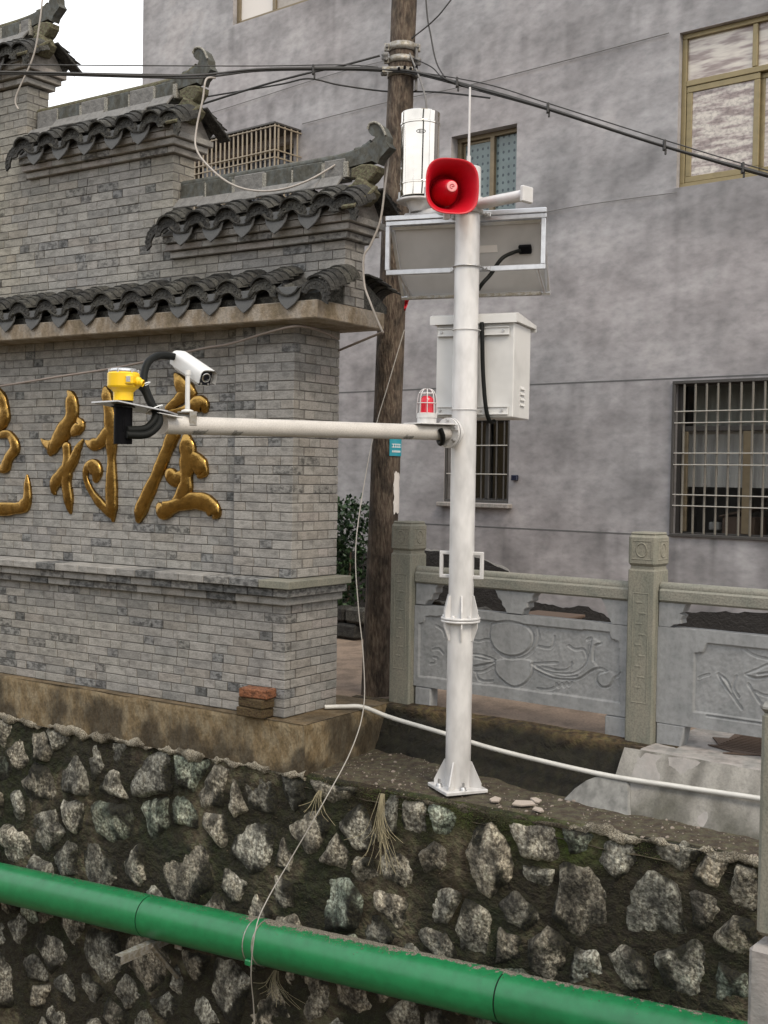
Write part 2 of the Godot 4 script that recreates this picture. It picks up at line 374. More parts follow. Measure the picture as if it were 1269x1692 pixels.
# ---------------------------------------------------------------- the brick gate wall
const COURSE := 0.0667
func course_bricks(out: Array, face: String, a0: float, a1: float, y0: float, y1: float, plane: float, shift := 0.0) -> void:
	# face "front": runs along x at z = plane; face "side": runs along -z from a0 at x = plane
	var r0 := int(round(y0 / COURSE))
	var n := int(round((y1 - y0) / COURSE))
	var ch := (y1 - y0) / n
	for r in n:
		var row := r0 + r
		var deep := 0.12 if row % 2 == 0 else 0.06
		var lo := a0; var hi := a1
		if face == "side":
			lo = a0 + deep + 0.008
		var x := hi - (0.0 if row % 2 == 0 else 0.125) - shift if face == "front" else lo
		var k := 0
		if face == "front":
			# laid from the right end so that the corner shows whole bricks
			x = hi
			k = row % 2
		else:
			k = (row + 1) % 2
		while (x > lo + 0.02) if face == "front" else (x < hi - 0.02):
			var len: float = (0.243 if k % 2 == 0 else 0.119) * rng.randf_range(0.93, 1.05)
			if rng.randf() < 0.16: len = 0.243 if len < 0.18 else 0.119
			if row % 4 == 2 and x == hi: len *= 0.8
			var e: float
			if face == "front":
				e = maxf(x - len, lo)
				if e - lo < 0.04: e = lo
			else:
				e = minf(x + len, hi)
				if hi - e < 0.04: e = hi
			var w := absf(x - e) - 0.006
			var header := w < 0.16
			var tone := 0
			var q := rng.randf()
			if header: tone = [6, 7, 8, 2, 4, 2, 0, 1, 5, 0, 1, 0, 3, 2, 2, 1, 0, 3, 5, 0][int(q * 19.99)]
			else: tone = [0, 1, 0, 2, 0, 1, 1, 4, 0, 1, 2, 5, 3, 2, 0, 0, 1, 3, 2, 8][int(q * 19.99)]
			if face == "side": tone = [5, 3, 9, 1, 5, 3, 0, 9, 2, 8][int(q * 9.99)] if not header or q < 0.7 else tone
			var out_by := rng.randf_range(-0.0025, 0.003)
			var cy := y0 + (r + 0.5) * ch
			var d := deep if face == "front" else 0.1
			if face == "front":
				out.append({"c": Vector3((x + e) / 2.0, cy, plane - d / 2.0 + out_by), "s": Vector3(w, ch - 0.006, d), "t": tone, "turn": 0.0})
			else:
				out.append({"c": Vector3(plane - d / 2.0 + out_by, cy, -(x + e) / 2.0), "s": Vector3(w, ch - 0.006, d), "t": tone, "turn": PI / 2})
			x = e
			k += 1

func plate_mesh(rad: float, half: float, len: float, thick: float, n := 8) -> ArrayMesh:
	var s := st()
	for side in 2:
		s.set_smooth_group(side + 1)
		for i in n:
			var a := lerpf(-half, half, float(i) / n); var b := lerpf(-half, half, float(i + 1) / n)
			var r := rad if side == 0 else rad - thick
			var p := [Vector3(sin(a) * r, cos(a) * r, 0), Vector3(sin(b) * r, cos(b) * r, 0), Vector3(sin(b) * r * 1.04, cos(b) * r * 1.04, len), Vector3(sin(a) * r * 1.04, cos(a) * r * 1.04, len)]
			if side == 0: quad(s, p[3], p[2], p[1], p[0])
			else: quad(s, p[0], p[1], p[2], p[3])
	s.set_smooth_group(-1)
	for i in n:
		var a := lerpf(-half, half, float(i) / n); var b := lerpf(-half, half, float(i + 1) / n)
		for e in 2:
			var z := len * e; var g := 1.04 if e else 1.0
			var o := rad * g; var q := (rad - thick) * g
			var p := [Vector3(sin(a) * o, cos(a) * o, z), Vector3(sin(b) * o, cos(b) * o, z), Vector3(sin(b) * q, cos(b) * q, z), Vector3(sin(a) * q, cos(a) * q, z)]
			if e: quad(s, p[3], p[2], p[1], p[0])
			else: quad(s, p[0], p[1], p[2], p[3])
	for sg in [-1.0, 1.0]:
		var a: float = half * sg; var q := rad - thick
		var p := [Vector3(sin(a) * rad, cos(a) * rad, 0), Vector3(sin(a) * rad * 1.04, cos(a) * rad * 1.04, len), Vector3(sin(a) * q * 1.04, cos(a) * q * 1.04, len), Vector3(sin(a) * q, cos(a) * q, 0)]
		if sg > 0: quad(s, p[0], p[3], p[2], p[1])
		else: quad(s, p[0], p[1], p[2], p[3])
	return done(s)

var roof_meshes := {}
func make_roof_meshes() -> void:
	roof_meshes.cover = plate_mesh(0.116, 1.08, 0.115, 0.012, 10)
	roof_meshes.pan = plate_mesh(0.13, 0.9, 0.15, 0.011, 6)
	# scalloped crescent that closes a row of cover tiles
	var outer := PackedVector2Array(); var inner := PackedVector2Array()
	var n := 22
	for i in n + 1:
		var a := deg_to_rad(lerpf(-8.0, 188.0, float(i) / n))
		var ro := 0.126 + (0.005 if i % 2 == 0 else -0.004)
		outer.append(Vector2(cos(a) * ro * 1.0, sin(a) * ro * 0.93))
	for i in 11:
		var a := deg_to_rad(lerpf(180.0, 0.0, i / 10.0))
		inner.append(Vector2(cos(a) * 0.073, sin(a) * 0.055 - 0.012))
	outer.append_array(inner)
	var s := st()
	prism(s, outer, -0.012, 0.004, 0.0)
	# raised lip and blossom marks of the moulded face
	var lip := []
	for i in 13:
		var a := deg_to_rad(lerpf(2.0, 178.0, i / 12.0))
		lip.append(Vector3(cos(a) * 0.113, sin(a) * 0.104, 0.004))
	tube(s, smooth_path(lip, 2), 0.0045, 5)
	for i in 7:
		var a := deg_to_rad(lerpf(18.0, 162.0, i / 6.0))
		box(s, Vector3(cos(a) * 0.092, sin(a) * 0.082, 0.005), Vector3(0.016, 0.02, 0.008), 0.003, Transform3D())
	roof_meshes.end = done(s)
	var tongue := pv([-0.1, 0.03, -0.098, -0.01, -0.088, -0.05, -0.062, -0.086, -0.028, -0.112, 0.0, -0.13, 0.028, -0.112, 0.062, -0.086, 0.088, -0.05, 0.098, -0.01, 0.1, 0.03])
	s = st()
	prism(s, tongue, -0.006, 0.006, 0.003)
	roof_meshes.drip = done(s)

# one slope of tiles: axis of the cover rows starts at (y, z) at the eave and climbs at angle deg towards -z (towards +z when back)
func slope(parent: Node, xs: Array, y: float, z: float, deg: float, plates: int, back := false, ends := true, verge := 99.0) -> void:
	var a := deg_to_rad(deg)
	var f := -1.0 if back else 1.0
	var D := Vector3(0, -sin(a), cos(a) * f)
	var N := Vector3(0, cos(a), sin(a) * f)
	var X := N.cross(D)
	var B := Basis(X, N, D)
	for i in xs.size():
		var x: float = xs[i] + rng.randf_range(-0.008, 0.008)
		for k in plates:
			var at := Vector3(x, y, z) - D * (0.12 + k * 0.066) + N * rng.randf_range(-0.003, 0.003)
			var b := B * Basis(Vector3.RIGHT, deg_to_rad(-8.5)) * Basis(Vector3.UP, rng.randf_range(-0.03, 0.03)) * Basis(Vector3.BACK, rng.randf_range(-0.04, 0.04))
			if absf(x - verge) < 0.05:
				b = b * Basis(Vector3.BACK, deg_to_rad(-24.0))
				at -= N * 0.025
			part("cover_tile", roof_meshes.cover, M.tiles[rng.randi() % 4], parent, Transform3D(b, at))
		if ends:
			if verge < 90.0 or x > -90.0:
				part("end_tile", roof_meshes.end, M.tiles[rng.randi() % 3], parent, Transform3D(Basis(Vector3.RIGHT, deg_to_rad(-6)) * Basis(Vector3.BACK, rng.randf_range(-0.06, 0.06) - (0.42 if absf(x - verge) < 0.05 else 0.0)), Vector3(x, y - (0.03 if absf(x - verge) < 0.05 else 0.0), z + 0.006 * f)))
			if i + 1 < xs.size() and xs[i + 1] - xs[i] > 0.22:
				var xm: float = (xs[i] + xs[i + 1]) * 0.5 + rng.randf_range(-0.006, 0.006)
				part("drip_tile", roof_meshes.drip, M.drip, parent, Transform3D(Basis(Vector3.RIGHT, deg_to_rad(-7)) * Basis(Vector3.BACK, rng.randf_range(-0.05, 0.05)), Vector3(xm, y + 0.018, z - 0.008)))
				for k in 3:
					var pb := B * Basis(Vector3.BACK, PI) * Basis(Vector3.RIGHT, deg_to_rad(4.0))
					part("pan_tile", roof_meshes.pan, M.tiles[(i + k) % 4], parent, Transform3D(pb, Vector3(xm, y, z) - D * (0.14 + k * 0.1) + N * 0.11))

func roof_tier(wall: Node, xr: float, y0: float, left: float) -> void:
	# corbelled courses
	for k in 3:
		var pr: float = [0.04, 0.075, 0.105][k]
		var zf := -0.175 + pr; var zb := -0.408 - pr
		var x := left - (0.0 if k else -0.02)
		var i := 0
		while x < xr + pr - 0.01:
			var x2 := minf(x + 0.29 + 0.03 * ((i * 7 + k * 3) % 4), xr + pr)
			if xr + pr - x2 < 0.06: x2 = xr + pr
			var q := st()
			box(q, Vector3((x + x2) / 2.0, y0 + 0.026 + k * 0.052, (zf + zb) / 2.0), Vector3(x2 - x - 0.003, 0.047, zf - zb), 0.004)
			mk("corbel_brick", q, M.bricks[[5, 3, 9, 1, 8, 3][(i + k * 2) % 6]], wall)
			x = x2
			i += 1
	var ya := y0 + 0.156
	# bed of the roof, with its gable
	var bed := st()
	var tp := pv([-0.06, ya, -0.524, ya, -0.36, ya + 0.21, -0.22, ya + 0.21])
	var gx := Transform3D(Basis(Vector3(0, 0, 1), Vector3(0, 1, 0), Vector3(-1, 0, 0)), Vector3.ZERO)
	prism(bed, tp, -(xr + 0.06), -left, 0.0, gx)
	var roof := mk("tile_roof", bed, M.bricks[3], wall)
	var xs := [xr - 1.66, xr - 1.54, xr - 1.245, xr - 0.945, xr - 0.635, xr - 0.345, xr - 0.06, xr + 0.1]
	xs.remove_at(0)
	slope(roof, xs, y0 + 0.165, -0.005, 28.0, 3, false, true, xr + 0.1)
	var hang := Transform3D(Basis(Vector3.BACK, deg_to_rad(32)) * Basis(Vector3.RIGHT, deg_to_rad(-6)), Vector3(xr - 1.655, y0 + 0.135, -0.01))
	part("end_tile", roof_meshes.end, M.tiles[2], roof, hang)
	slope(roof, [xr - 0.345, xr - 0.06, xr + 0.1], y0 + 0.172, -0.58, 28.0, 3, true, false, xr + 0.1)
	# raking verge plates on the gable
	for side in [1.0, -1.0]:
		var v := st()
		var aa := Vector3(xr + 0.15, ya + 0.015, -0.292 + 0.31 * side); var bb := Vector3(xr + 0.15, ya + 0.2, -0.292 + 0.03 * side)
		var dd := (bb - aa)
		box(v, Vector3.ZERO, Vector3(0.11, 0.022, dd.length()), 0.004, Transform3D(Basis.looking_at(dd.normalized(), Vector3.UP), (aa + bb) / 2.0))
		mk("verge_tile", v, M.ridge_moss if side > 0 else M.tiles[0], roof)
	# ridge: sloping base strips, upright slabs, round capping, curled end
	var ry := y0 + 0.395
	var x := left + 0.02
	var i := 0
	while x < xr - 0.1:
		var x2 := minf(x + 0.26 + 0.02 * (i % 3), xr - 0.06)
		var tilt := Transform3D(Basis(Vector3.RIGHT, deg_to_rad(-40)), Vector3(0, ry + 0.02, -0.185))
		var b := st()
		box(b, Vector3((x + x2) / 2.0, 0, 0), Vector3(x2 - x - 0.004, 0.11, 0.018), 0.004, tilt * Transform3D(Basis(Vector3.BACK, rng.randf_range(-0.02, 0.02)), Vector3.ZERO))
		mk("ridge_base_tile", b, M.ridge_grey, wall)
		var lift := 0.0
		var p := st()
		box(p, Vector3((x + x2) / 2.0, ry + 0.115, -0.29), Vector3(x2 - x - 0.012, 0.15, 0.1), 0.006)
		mk("ridge_slab", p, [M.slate, M.slate, M.ridge_grey][i % 3] if xr > 0 else [M.ridge_grey, M.slate][i % 2], wall)
		p = st()
		box(p, Vector3(x2, ry + 0.11, -0.29), Vector3(0.016 + 0.012 * (i % 3), 0.13 - 0.02 * (i % 2), 0.106), 0.003)
		mk("lime_joint", p, M.lime, wall)
		x = x2
		i += 1
	var cap := st()
	tube(cap, smooth_path([Vector3(left, ry + 0.2, -0.29), Vector3((left + xr) / 2, ry + 0.203, -0.29), Vector3(xr - 0.2, ry + 0.207, -0.29), Vector3(xr + 0.02, ry + 0.23, -0.29), Vector3(xr + 0.13, ry + 0.275, -0.29)]), 0.03, 10)
	mk("ridge_cap", cap, M.slate if xr > 0 else M.ridge_moss, wall)
	var o := Transform3D(Basis(), Vector3(xr - 0.346, y0 - 3.36, 0))
	var c1 := st()
	prism(c1, pv([0.131, 3.959, 0.212, 3.96, 0.33, 3.981, 0.418, 3.995, 0.471, 4.015, 0.512, 4.03, 0.526, 4.059, 0.498, 4.072, 0.472, 4.099, 0.467, 4.135, 0.478, 4.15, 0.5, 4.158, 0.535, 4.155, 0.579, 4.123, 0.618, 4.055, 0.621, 4.012, 0.65, 3.973, 0.62, 3.949, 0.569, 3.909, 0.55, 3.871, 0.507, 3.898, 0.42, 3.889, 0.273, 3.877, 0.173, 3.865]), -0.335, -0.25, 0.012, o)
	for e in [[0.36, 3.99], [0.43, 4.005]]:
		box(c1, Vector3(e[0], e[1] + 0.012, -0.29), Vector3(0.06, 0.03, 0.05), 0.01, o)
	var curl := mk("ridge_curl", c1, M.slate, wall)
	var rim := st()
	tube(rim, smooth_path([Vector3(0.467, 4.12, -0.245), Vector3(0.485, 4.153, -0.245), Vector3(0.535, 4.154, -0.245), Vector3(0.582, 4.12, -0.245), Vector3(0.618, 4.055, -0.245)]), 0.009, 6)
	mk("rim", rim, M.lime, curl, o)
	var c2 := st()
	prism(c2, pv([0.497, 3.876, 0.551, 3.857, 0.547, 3.818, 0.5, 3.769, 0.452, 3.743, 0.373, 3.789, 0.33, 3.80, 0.33, 3.865, 0.42, 3.885]), -0.34, -0.24, 0.01, o)
	mk("ridge_scroll", c2, M.ridge_moss, wall)
	var c3 := st()
	prism(c3, pv([0.2, 3.72, 0.36, 3.745, 0.41, 3.79, 0.47, 3.765, 0.53, 3.68, 0.5, 3.64, 0.44, 3.6, 0.32, 3.62]), -0.33, -0.2, 0.012, o)
	mk("ridge_foot", c3, M.ridge_moss, wall)

func build_gate_wall() -> void:
	var w := thing("gate_wall", "grey brick gate wall stepped up to the left under tiled roofs", "wall", WALL_AT, WALL_TURN)
	var L := -4.3
	var core := st()
	box(core, Vector3(L / 2 - 0.006, 0.4, -0.316), Vector3(-L - 0.012, 0.8, 0.62))
	box(core, Vector3(-0.281, 1.88, -0.326), Vector3(0.55, 1.79, 0.52))
	box(core, Vector3((L - 0.55) / 2.0, 1.88, -0.356), Vector3(-L - 0.55, 1.79, 0.46))
	box(core, Vector3((L + 0.34) / 2.0, 3.135, -0.292), Vector3(0.34 - L, 0.45, 0.222))
	box(core, Vector3((L - 1.306) / 2.0, 3.77, -0.292), Vector3(-1.306 - L, 0.82, 0.222))
	box(core, Vector3((L - 3.006) / 2.0, 4.57, -0.292), Vector3(-3.006 - L, 0.8, 0.222))
	mk("mortar_core", core, M.mortar, w)
	var bl := []
	course_bricks(bl, "front", L, 0.0, 0.0, 0.8, 0.0)
	course_bricks(bl, "side", 0.0, 0.62, 0.0, 0.8, 0.0)
	course_bricks(bl, "front", -0.55, 0.0, 0.985, 2.786, -0.06)
	course_bricks(bl, "side", 0.06, 0.6, 0.985, 2.786, 0.0)
	course_bricks(bl, "front", L, -0.556, 0.985, 2.786, -0.12)
	course_bricks(bl, "front", L, 0.346, 2.91, 3.36, -0.175)
	course_bricks(bl, "side", 0.175, 0.408, 2.91, 3.36, 0.346)
	course_bricks(bl, "front", L, -1.3, 3.36, 4.17, -0.175)
	course_bricks(bl, "side", 0.175, 0.408, 3.36, 4.17, -1.3)
	course_bricks(bl, "front", L, -3.0, 4.17, 4.97, -0.175)
	course_bricks(bl, "side", 0.175, 0.408, 4.17, 4.97, -3.0)
	var cam := frame(WALL_AT, WALL_TURN).affine_inverse() * Vector3(0, 2.07, 0)
	for b in bl: b.d = cam.distance_to(b.c) * (1.0 if b.s.x > 0.15 else 1.04)
	bl.sort_custom(func(p, q): return p.d < q.d)
	var meshes := {}
	for kind in 2:
		for v in 4:
			var s := st()
			box(s, Vector3.ZERO, Vector3(0.235 if kind == 0 else 0.111, 0.058, 0.1), 0.0016 + 0.0007 * v)
			meshes[kind * 4 + v] = done(s)
	var many := st(); var smudged := st()
	for i in bl.size():
		var b: Dictionary = bl[i]
		var basis := Basis(Vector3.UP, b.turn) * Basis(Vector3.BACK, rng.randf_range(-0.006, 0.006))
		if i < 300:
			var kind := 0 if b.s.x > 0.16 else 1
			var k: Vector3 = b.s / Vector3(0.235 if kind == 0 else 0.111, 0.058, 0.1)
			part("brick", meshes[kind * 4 + rng.randi() % 4], M.bricks[b.t], w, Transform3D(basis * Basis.from_scale(k), b.c))
		else:
			var t: Array = M.tones[b.t]
			var j := rng.randf_range(0.9, 1.06)
			var warm := clampf(0.5 + 1.2 * fnl.get_noise_2d(b.c.x * 45.0 + 900.0, b.c.y * 45.0), 0.0, 1.0) * (1.0 if b.c.y > 2.9 else 0.35)
			var into := smudged if t[3] else many
			into.set_color(Color(t[0] * j * lerpf(0.99, 1.03, warm), t[1] * j, t[2] * j * lerpf(1.01, 0.9, warm)))
			box(into, Vector3.ZERO, b.s, 0.0024, Transform3D(basis, b.c))
	mk("brickwork", many, M.brick_many, w).set_meta("kind", "stuff")
	mk("stained_brickwork", smudged, M.brick_smudged, w).set_meta("kind", "stuff")
	# ledge of three oversailing courses
	for k in 3:
		var pr: float = [0.045, 0.085, 0.125][k]
		var x := L
		var i := 0
		while x < pr - 0.01:
			var x2 := minf(x + rng.randf_range(0.2, 0.28), pr)
			if pr - x2 < 0.1: x2 = pr
			if k == 2 and x > -0.25: x2 = pr
			var s := st()
			box(s, Vector3((x + x2) / 2.0, 0.83 + k * 0.0617, (pr - 0.62) / 2.0), Vector3(x2 - x - 0.004, 0.056, pr + 0.62), 0.005)
			var m: Material = M.bricks[[0, 1, 6, 2, 8, 0, 7, 3][rng.randi() % 8]]
			if k == 2 and x2 == pr: m = M.stone_post
			mk("ledge_brick", s, m, w)
			x = x2
			i += 1
	# concrete eave slab and its tiles
	var sl := st()
	box(sl, Vector3((L + 0.349) / 2.0, 2.846, -0.2625), Vector3(0.349 - L, 0.125, 0.815), 0.008)
	mk("eave_slab", sl, M.soffit, w)
	var bed := st()
	var gx := Transform3D(Basis(Vector3(0, 0, 1), Vector3(0, 1, 0), Vector3(-1, 0, 0)), Vector3.ZERO)
	prism(bed, pv([0.1, 2.91, -0.176, 2.91, -0.176, 3.06, 0.1, 2.96]), -0.33, -L, 0.0, gx)
	prism(bed, pv([-0.408, 2.91, -0.72, 2.91, -0.72, 2.96, -0.408, 3.12]), -0.33, -L, 0.0, gx)
	var roof := mk("tile_roof", bed, M.tiles[3], w)
	var xs := []
	for k in 11: xs.append(-2.99 - 0.32 + 0.32 * k)
	xs.append(0.345)
	slope(roof, xs, 2.957, 0.165, 22.0, 5, false, true, 0.34)
	slope(roof, [0.02, 0.34], 2.97, -0.79, 15.0, 5, true, false, 0.34)
	roof_tier(w, 0.346, 3.36, -1.31)
	roof_tier(w, -1.3, 4.17, -2.98)
	roof_tier(w, -3.0, 4.98, -4.3)

# brushed stroke of a gilt character: x, y, half width
func stroke(s: SurfaceTool, a: Array, z: float) -> void:
	var pts := []
	for i in range(0, a.size(), 3): pts.append(Vector3(a[i], a[i + 1], a[i + 2]))
	var p := smooth_path(pts, 5)
	# round ends
	var d0 := (p[1] - p[0]); var d1 := (p[-1] - p[-2])
	var n := 9
	var rows := []
	for i in range(-2, p.size() + 2):
		var k := clampi(i, 0, p.size() - 1)
		var dir := (p[mini(k + 1, p.size() - 1)] - p[maxi(k - 1, 0)])
		var d2 := Vector2(dir.x, dir.y).normalized()
		var nn := Vector2(-d2.y, d2.x)
		var wob := 1.0 + 0.35 * fine.get_noise_2d(p[k].x * 420.0, p[k].y * 420.0)
		var c := Vector2(p[k].x, p[k].y); var w := maxf(p[k].z * 1.2 * wob, 0.004)
		if i < 0: c -= d2 * w * [0.55, 0.85][-i - 1]; w *= [0.75, 0.2][-i - 1]
		if i >= p.size(): c += d2 * w * [0.55, 0.85][i - p.size()]; w *= [0.75, 0.2][i - p.size()]
		var row := PackedVector3Array()
		row.append(Vector3(c.x + nn.x * w, c.y + nn.y * w, z))
		for j in n + 1:
			var t := PI * j / n
			var q := c + nn * cos(t) * w
			row.append(Vector3(q.x, q.y, z + 0.016 + (0.42 * minf(w, 0.055) + 0.002 * fine.get_noise_2d(q.x * 500.0, q.y * 500.0)) * pow(sin(t), 0.32)))
		row.append(Vector3(c.x - nn.x * w, c.y - nn.y * w, z))
		rows.append(row)
	s.set_smooth_group(0)
	for i in rows.size() - 1:
		for j in rows[0].size() - 1:
			quad(s, rows[i][j], rows[i][j + 1], rows[i + 1][j + 1], rows[i + 1][j])
	s.set_smooth_group(-1)

func character(label: String, strokes: Array) -> void:
	var c := Vector2(strokes[0][0], strokes[0][1])
	var at := frame(WALL_AT, WALL_TURN) * Vector3(c.x, c.y, -0.122)
	var t := thing("gilt_character", label, "wall lettering", at, WALL_TURN, "gilt characters on the brick wall")
	for k in strokes:
		var s := st()
		var a: Array = k.duplicate()
		for i in range(0, a.size(), 3):
			a[i] -= c.x; a[i + 1] -= c.y
		stroke(s, a, 0.0)
		mk("brush_stroke", s, M.gold, t)

func build_characters() -> void:
	character("gilt brush-written character cut off by the left edge of the photo", [
		[-3.337,2.437,0.031, -3.235,2.353,0.037, -3.197,2.287,0.043, -3.179,2.205,0.055, -3.221,2.124,0.049, -3.308,2.076,0.031],
		[-3.257,2.018,0.025, -3.132,2.026,0.031, -3.057,1.960,0.040, -3.044,1.896,0.040, -3.118,1.831,0.043, -3.167,1.749,0.043, -3.254,1.723,0.021],
		[-3.378,1.400,0.049, -3.226,1.385,0.046, -3.076,1.392,0.046, -2.941,1.412,0.055, -2.881,1.478,0.040, -2.882,1.591,0.028, -2.888,1.679,0.008]])
	character("gilt brush-written character half hidden behind the yellow sensor", [
		[-2.392,2.372,0.012, -2.355,2.332,0.037, -2.336,2.239,0.055, -2.344,2.161,0.058, -2.416,2.069,0.064, -2.507,1.975,0.067, -2.588,1.881,0.034, -2.595,1.855,0.012],
		[-2.714,1.985,0.006, -2.666,1.952,0.025, -2.595,1.928,0.046],
		[-2.292,2.153,0.015, -2.235,2.106,0.034, -2.268,2.067,0.040, -2.336,2.037,0.031],
		[-2.211,1.974,0.008, -2.266,1.905,0.028, -2.322,1.803,0.040, -2.423,1.709,0.052, -2.527,1.629,0.052, -2.549,1.557,0.031, -2.537,1.531,0.012],
		[-2.403,1.928,0.031, -2.390,1.803,0.040, -2.400,1.647,0.049, -2.375,1.506,0.046, -2.358,1.413,0.028, -2.351,1.376,0.009],
		[-2.175,1.966,0.009, -2.121,1.943,0.034, -2.033,1.943,0.043, -1.957,1.989,0.046, -1.903,2.049,0.040],
		[-1.955,2.381,0.021, -1.933,2.323,0.040, -1.901,2.201,0.046, -1.881,2.049,0.046, -1.875,1.867,0.041, -1.872,1.685,0.041, -1.870,1.518,0.043, -1.862,1.412,0.037, -1.855,1.329,0.009],
		[-1.862,1.382,0.031, -1.949,1.432,0.031, -2.049,1.506,0.031, -2.135,1.597,0.025, -2.174,1.681,0.021, -2.152,1.751,0.034, -2.085,1.759,0.052, -2.041,1.714,0.055, -2.055,1.655,0.028]])
	character("gilt brush-written character behind the white camera, nearest the brick pillar", [
		[-1.193,2.472,0.015, -1.153,2.428,0.037, -1.093,2.354,0.055, -1.034,2.338,0.049, -1.102,2.311,0.046, -1.190,2.255,0.034, -1.284,2.213,0.012],
		[-1.259,2.193,0.008, -1.160,2.196,0.018, -1.052,2.209,0.034, -0.965,2.243,0.055, -0.897,2.235,0.046, -0.887,2.199,0.028],
		[-1.187,2.029,0.043, -1.236,1.957,0.049, -1.314,1.810,0.051, -1.403,1.655,0.049, -1.484,1.527,0.052, -1.544,1.422,0.052, -1.571,1.346,0.025],
		[-1.068,1.985,0.037, -1.057,1.913,0.064, -1.046,1.812,0.070, -1.064,1.711,0.052, -1.072,1.609,0.052, -1.140,1.528,0.046, -1.199,1.498,0.025],
		[-1.017,1.856,0.046, -0.928,1.777,0.061, -0.880,1.728,0.031, -0.937,1.705,0.025],
		[-1.293,1.737,0.009, -1.232,1.706,0.055, -1.172,1.666,0.055, -1.103,1.703,0.046],
		[-1.345,1.457,0.031, -1.298,1.429,0.055, -1.198,1.461,0.052, -1.070,1.501,0.049, -0.934,1.512,0.052, -0.828,1.486,0.067, -0.770,1.423,0.049, -0.779,1.395,0.018],
		[-0.925,1.562,0.006, -0.896,1.520,0.021, -0.866,1.485,0.031]])

# ---------------------------------------------------------------- the grey building
func win_frame(s: SurfaceTool, x0: float, x1: float, y0: float, y1: float, z: float, w: float, d := 0.05) -> void:
	box(s, Vector3((x0 + x1) / 2, y0 + w / 2, z), Vector3(x1 - x0, w, d), 0.004)
	box(s, Vector3((x0 + x1) / 2, y1 - w / 2, z), Vector3(x1 - x0, w, d), 0.004)
	box(s, Vector3(x0 + w / 2, (y0 + y1) / 2, z), Vector3(w, y1 - y0 - 2 * w, d - 0.004), 0.004)
	box(s, Vector3(x1 - w / 2, (y0 + y1) / 2, z), Vector3(w, y1 - y0 - 2 * w, d - 0.004), 0.004)

func pane(parent: Node, m: Material, x0: float, x1: float, y0: float, y1: float, z: float) -> void:
	var s := st()
	box(s, Vector3((x0 + x1) / 2, (y0 + y1) / 2, z), Vector3(x1 - x0, y1 - y0, 0.006))
	mk("pane", s, m, parent)

func bar_part(parent: Node, m: Material, c: Vector3, z: Vector3, called := "bar") -> void:
	var s := st()
	box(s, c, z, minf(z.x, z.y) * 0.25)
	mk(called, s, m, parent)

# weathering of the render: trowel clouds, rain streaks under sills and lines, damp near the ground
func plaster_tone(x: float, y: float, holes: Array) -> Color:
	var k := 1.0 + 0.26 * fnl.get_noise_2d(x * 30.0, y * 52.0) + 0.3 * fine.get_noise_2d(x * 90.0, y * 150.0) + 0.12 * fine.get_noise_2d(x * 260.0 + 90.0, y * 330.0)
	var dirt := 0.0
	for o in holes:
		if x > o[0] - 0.12 and x < o[1] + 0.12 and y < o[2]:
			var side := maxf(exp(-pow((x - o[0]) / 0.09, 2.0)), exp(-pow((x - o[1]) / 0.09, 2.0)))
			dirt += exp(-(o[2] - y) * 1.6) * (0.1 + 0.28 * side) * clampf(0.6 + 1.4 * fine.get_noise_2d(x * 800.0, y * 30.0), 0.0, 1.3)
	for line in [1.548, 0.004, 5.3]:
		if y < line: dirt += 0.34 * exp(-(line - y) * 2.6) * clampf(fine.get_noise_2d(x * 420.0 + line * 90.0, y * 26.0) * 2.2, 0.0, 1.0)
	k += 0.1 * fine.get_noise_2d(x * 520.0, y * 22.0)
	dirt += 0.3 * clampf(fnl.get_noise_2d(x * 34.0 + 300.0, y * 60.0) * 2.2 - 0.75, 0.0, 1.0)
	dirt += 0.25 * exp(-maxf(y + 0.25, 0.0) * 4.0) * clampf(0.5 + fine.get_noise_2d(x * 120.0, y * 90.0), 0.0, 1.0)
	dirt += 0.3 * exp(-Vector2((x + 1.35) / 0.3, (y - 2.6) / 0.22).length_squared())
	k *= 1.0 - clampf(dirt, 0.0, 0.6)
	var cool := clampf(0.5 + 1.2 * fnl.get_noise_2d(x * 28.0 - 500.0, y * 36.0), 0.0, 1.0)
	return Color(k * lerpf(1.0, 0.965, cool), k * lerpf(0.985, 0.985, cool), k * lerpf(0.99, 1.0, cool)) * 0.86

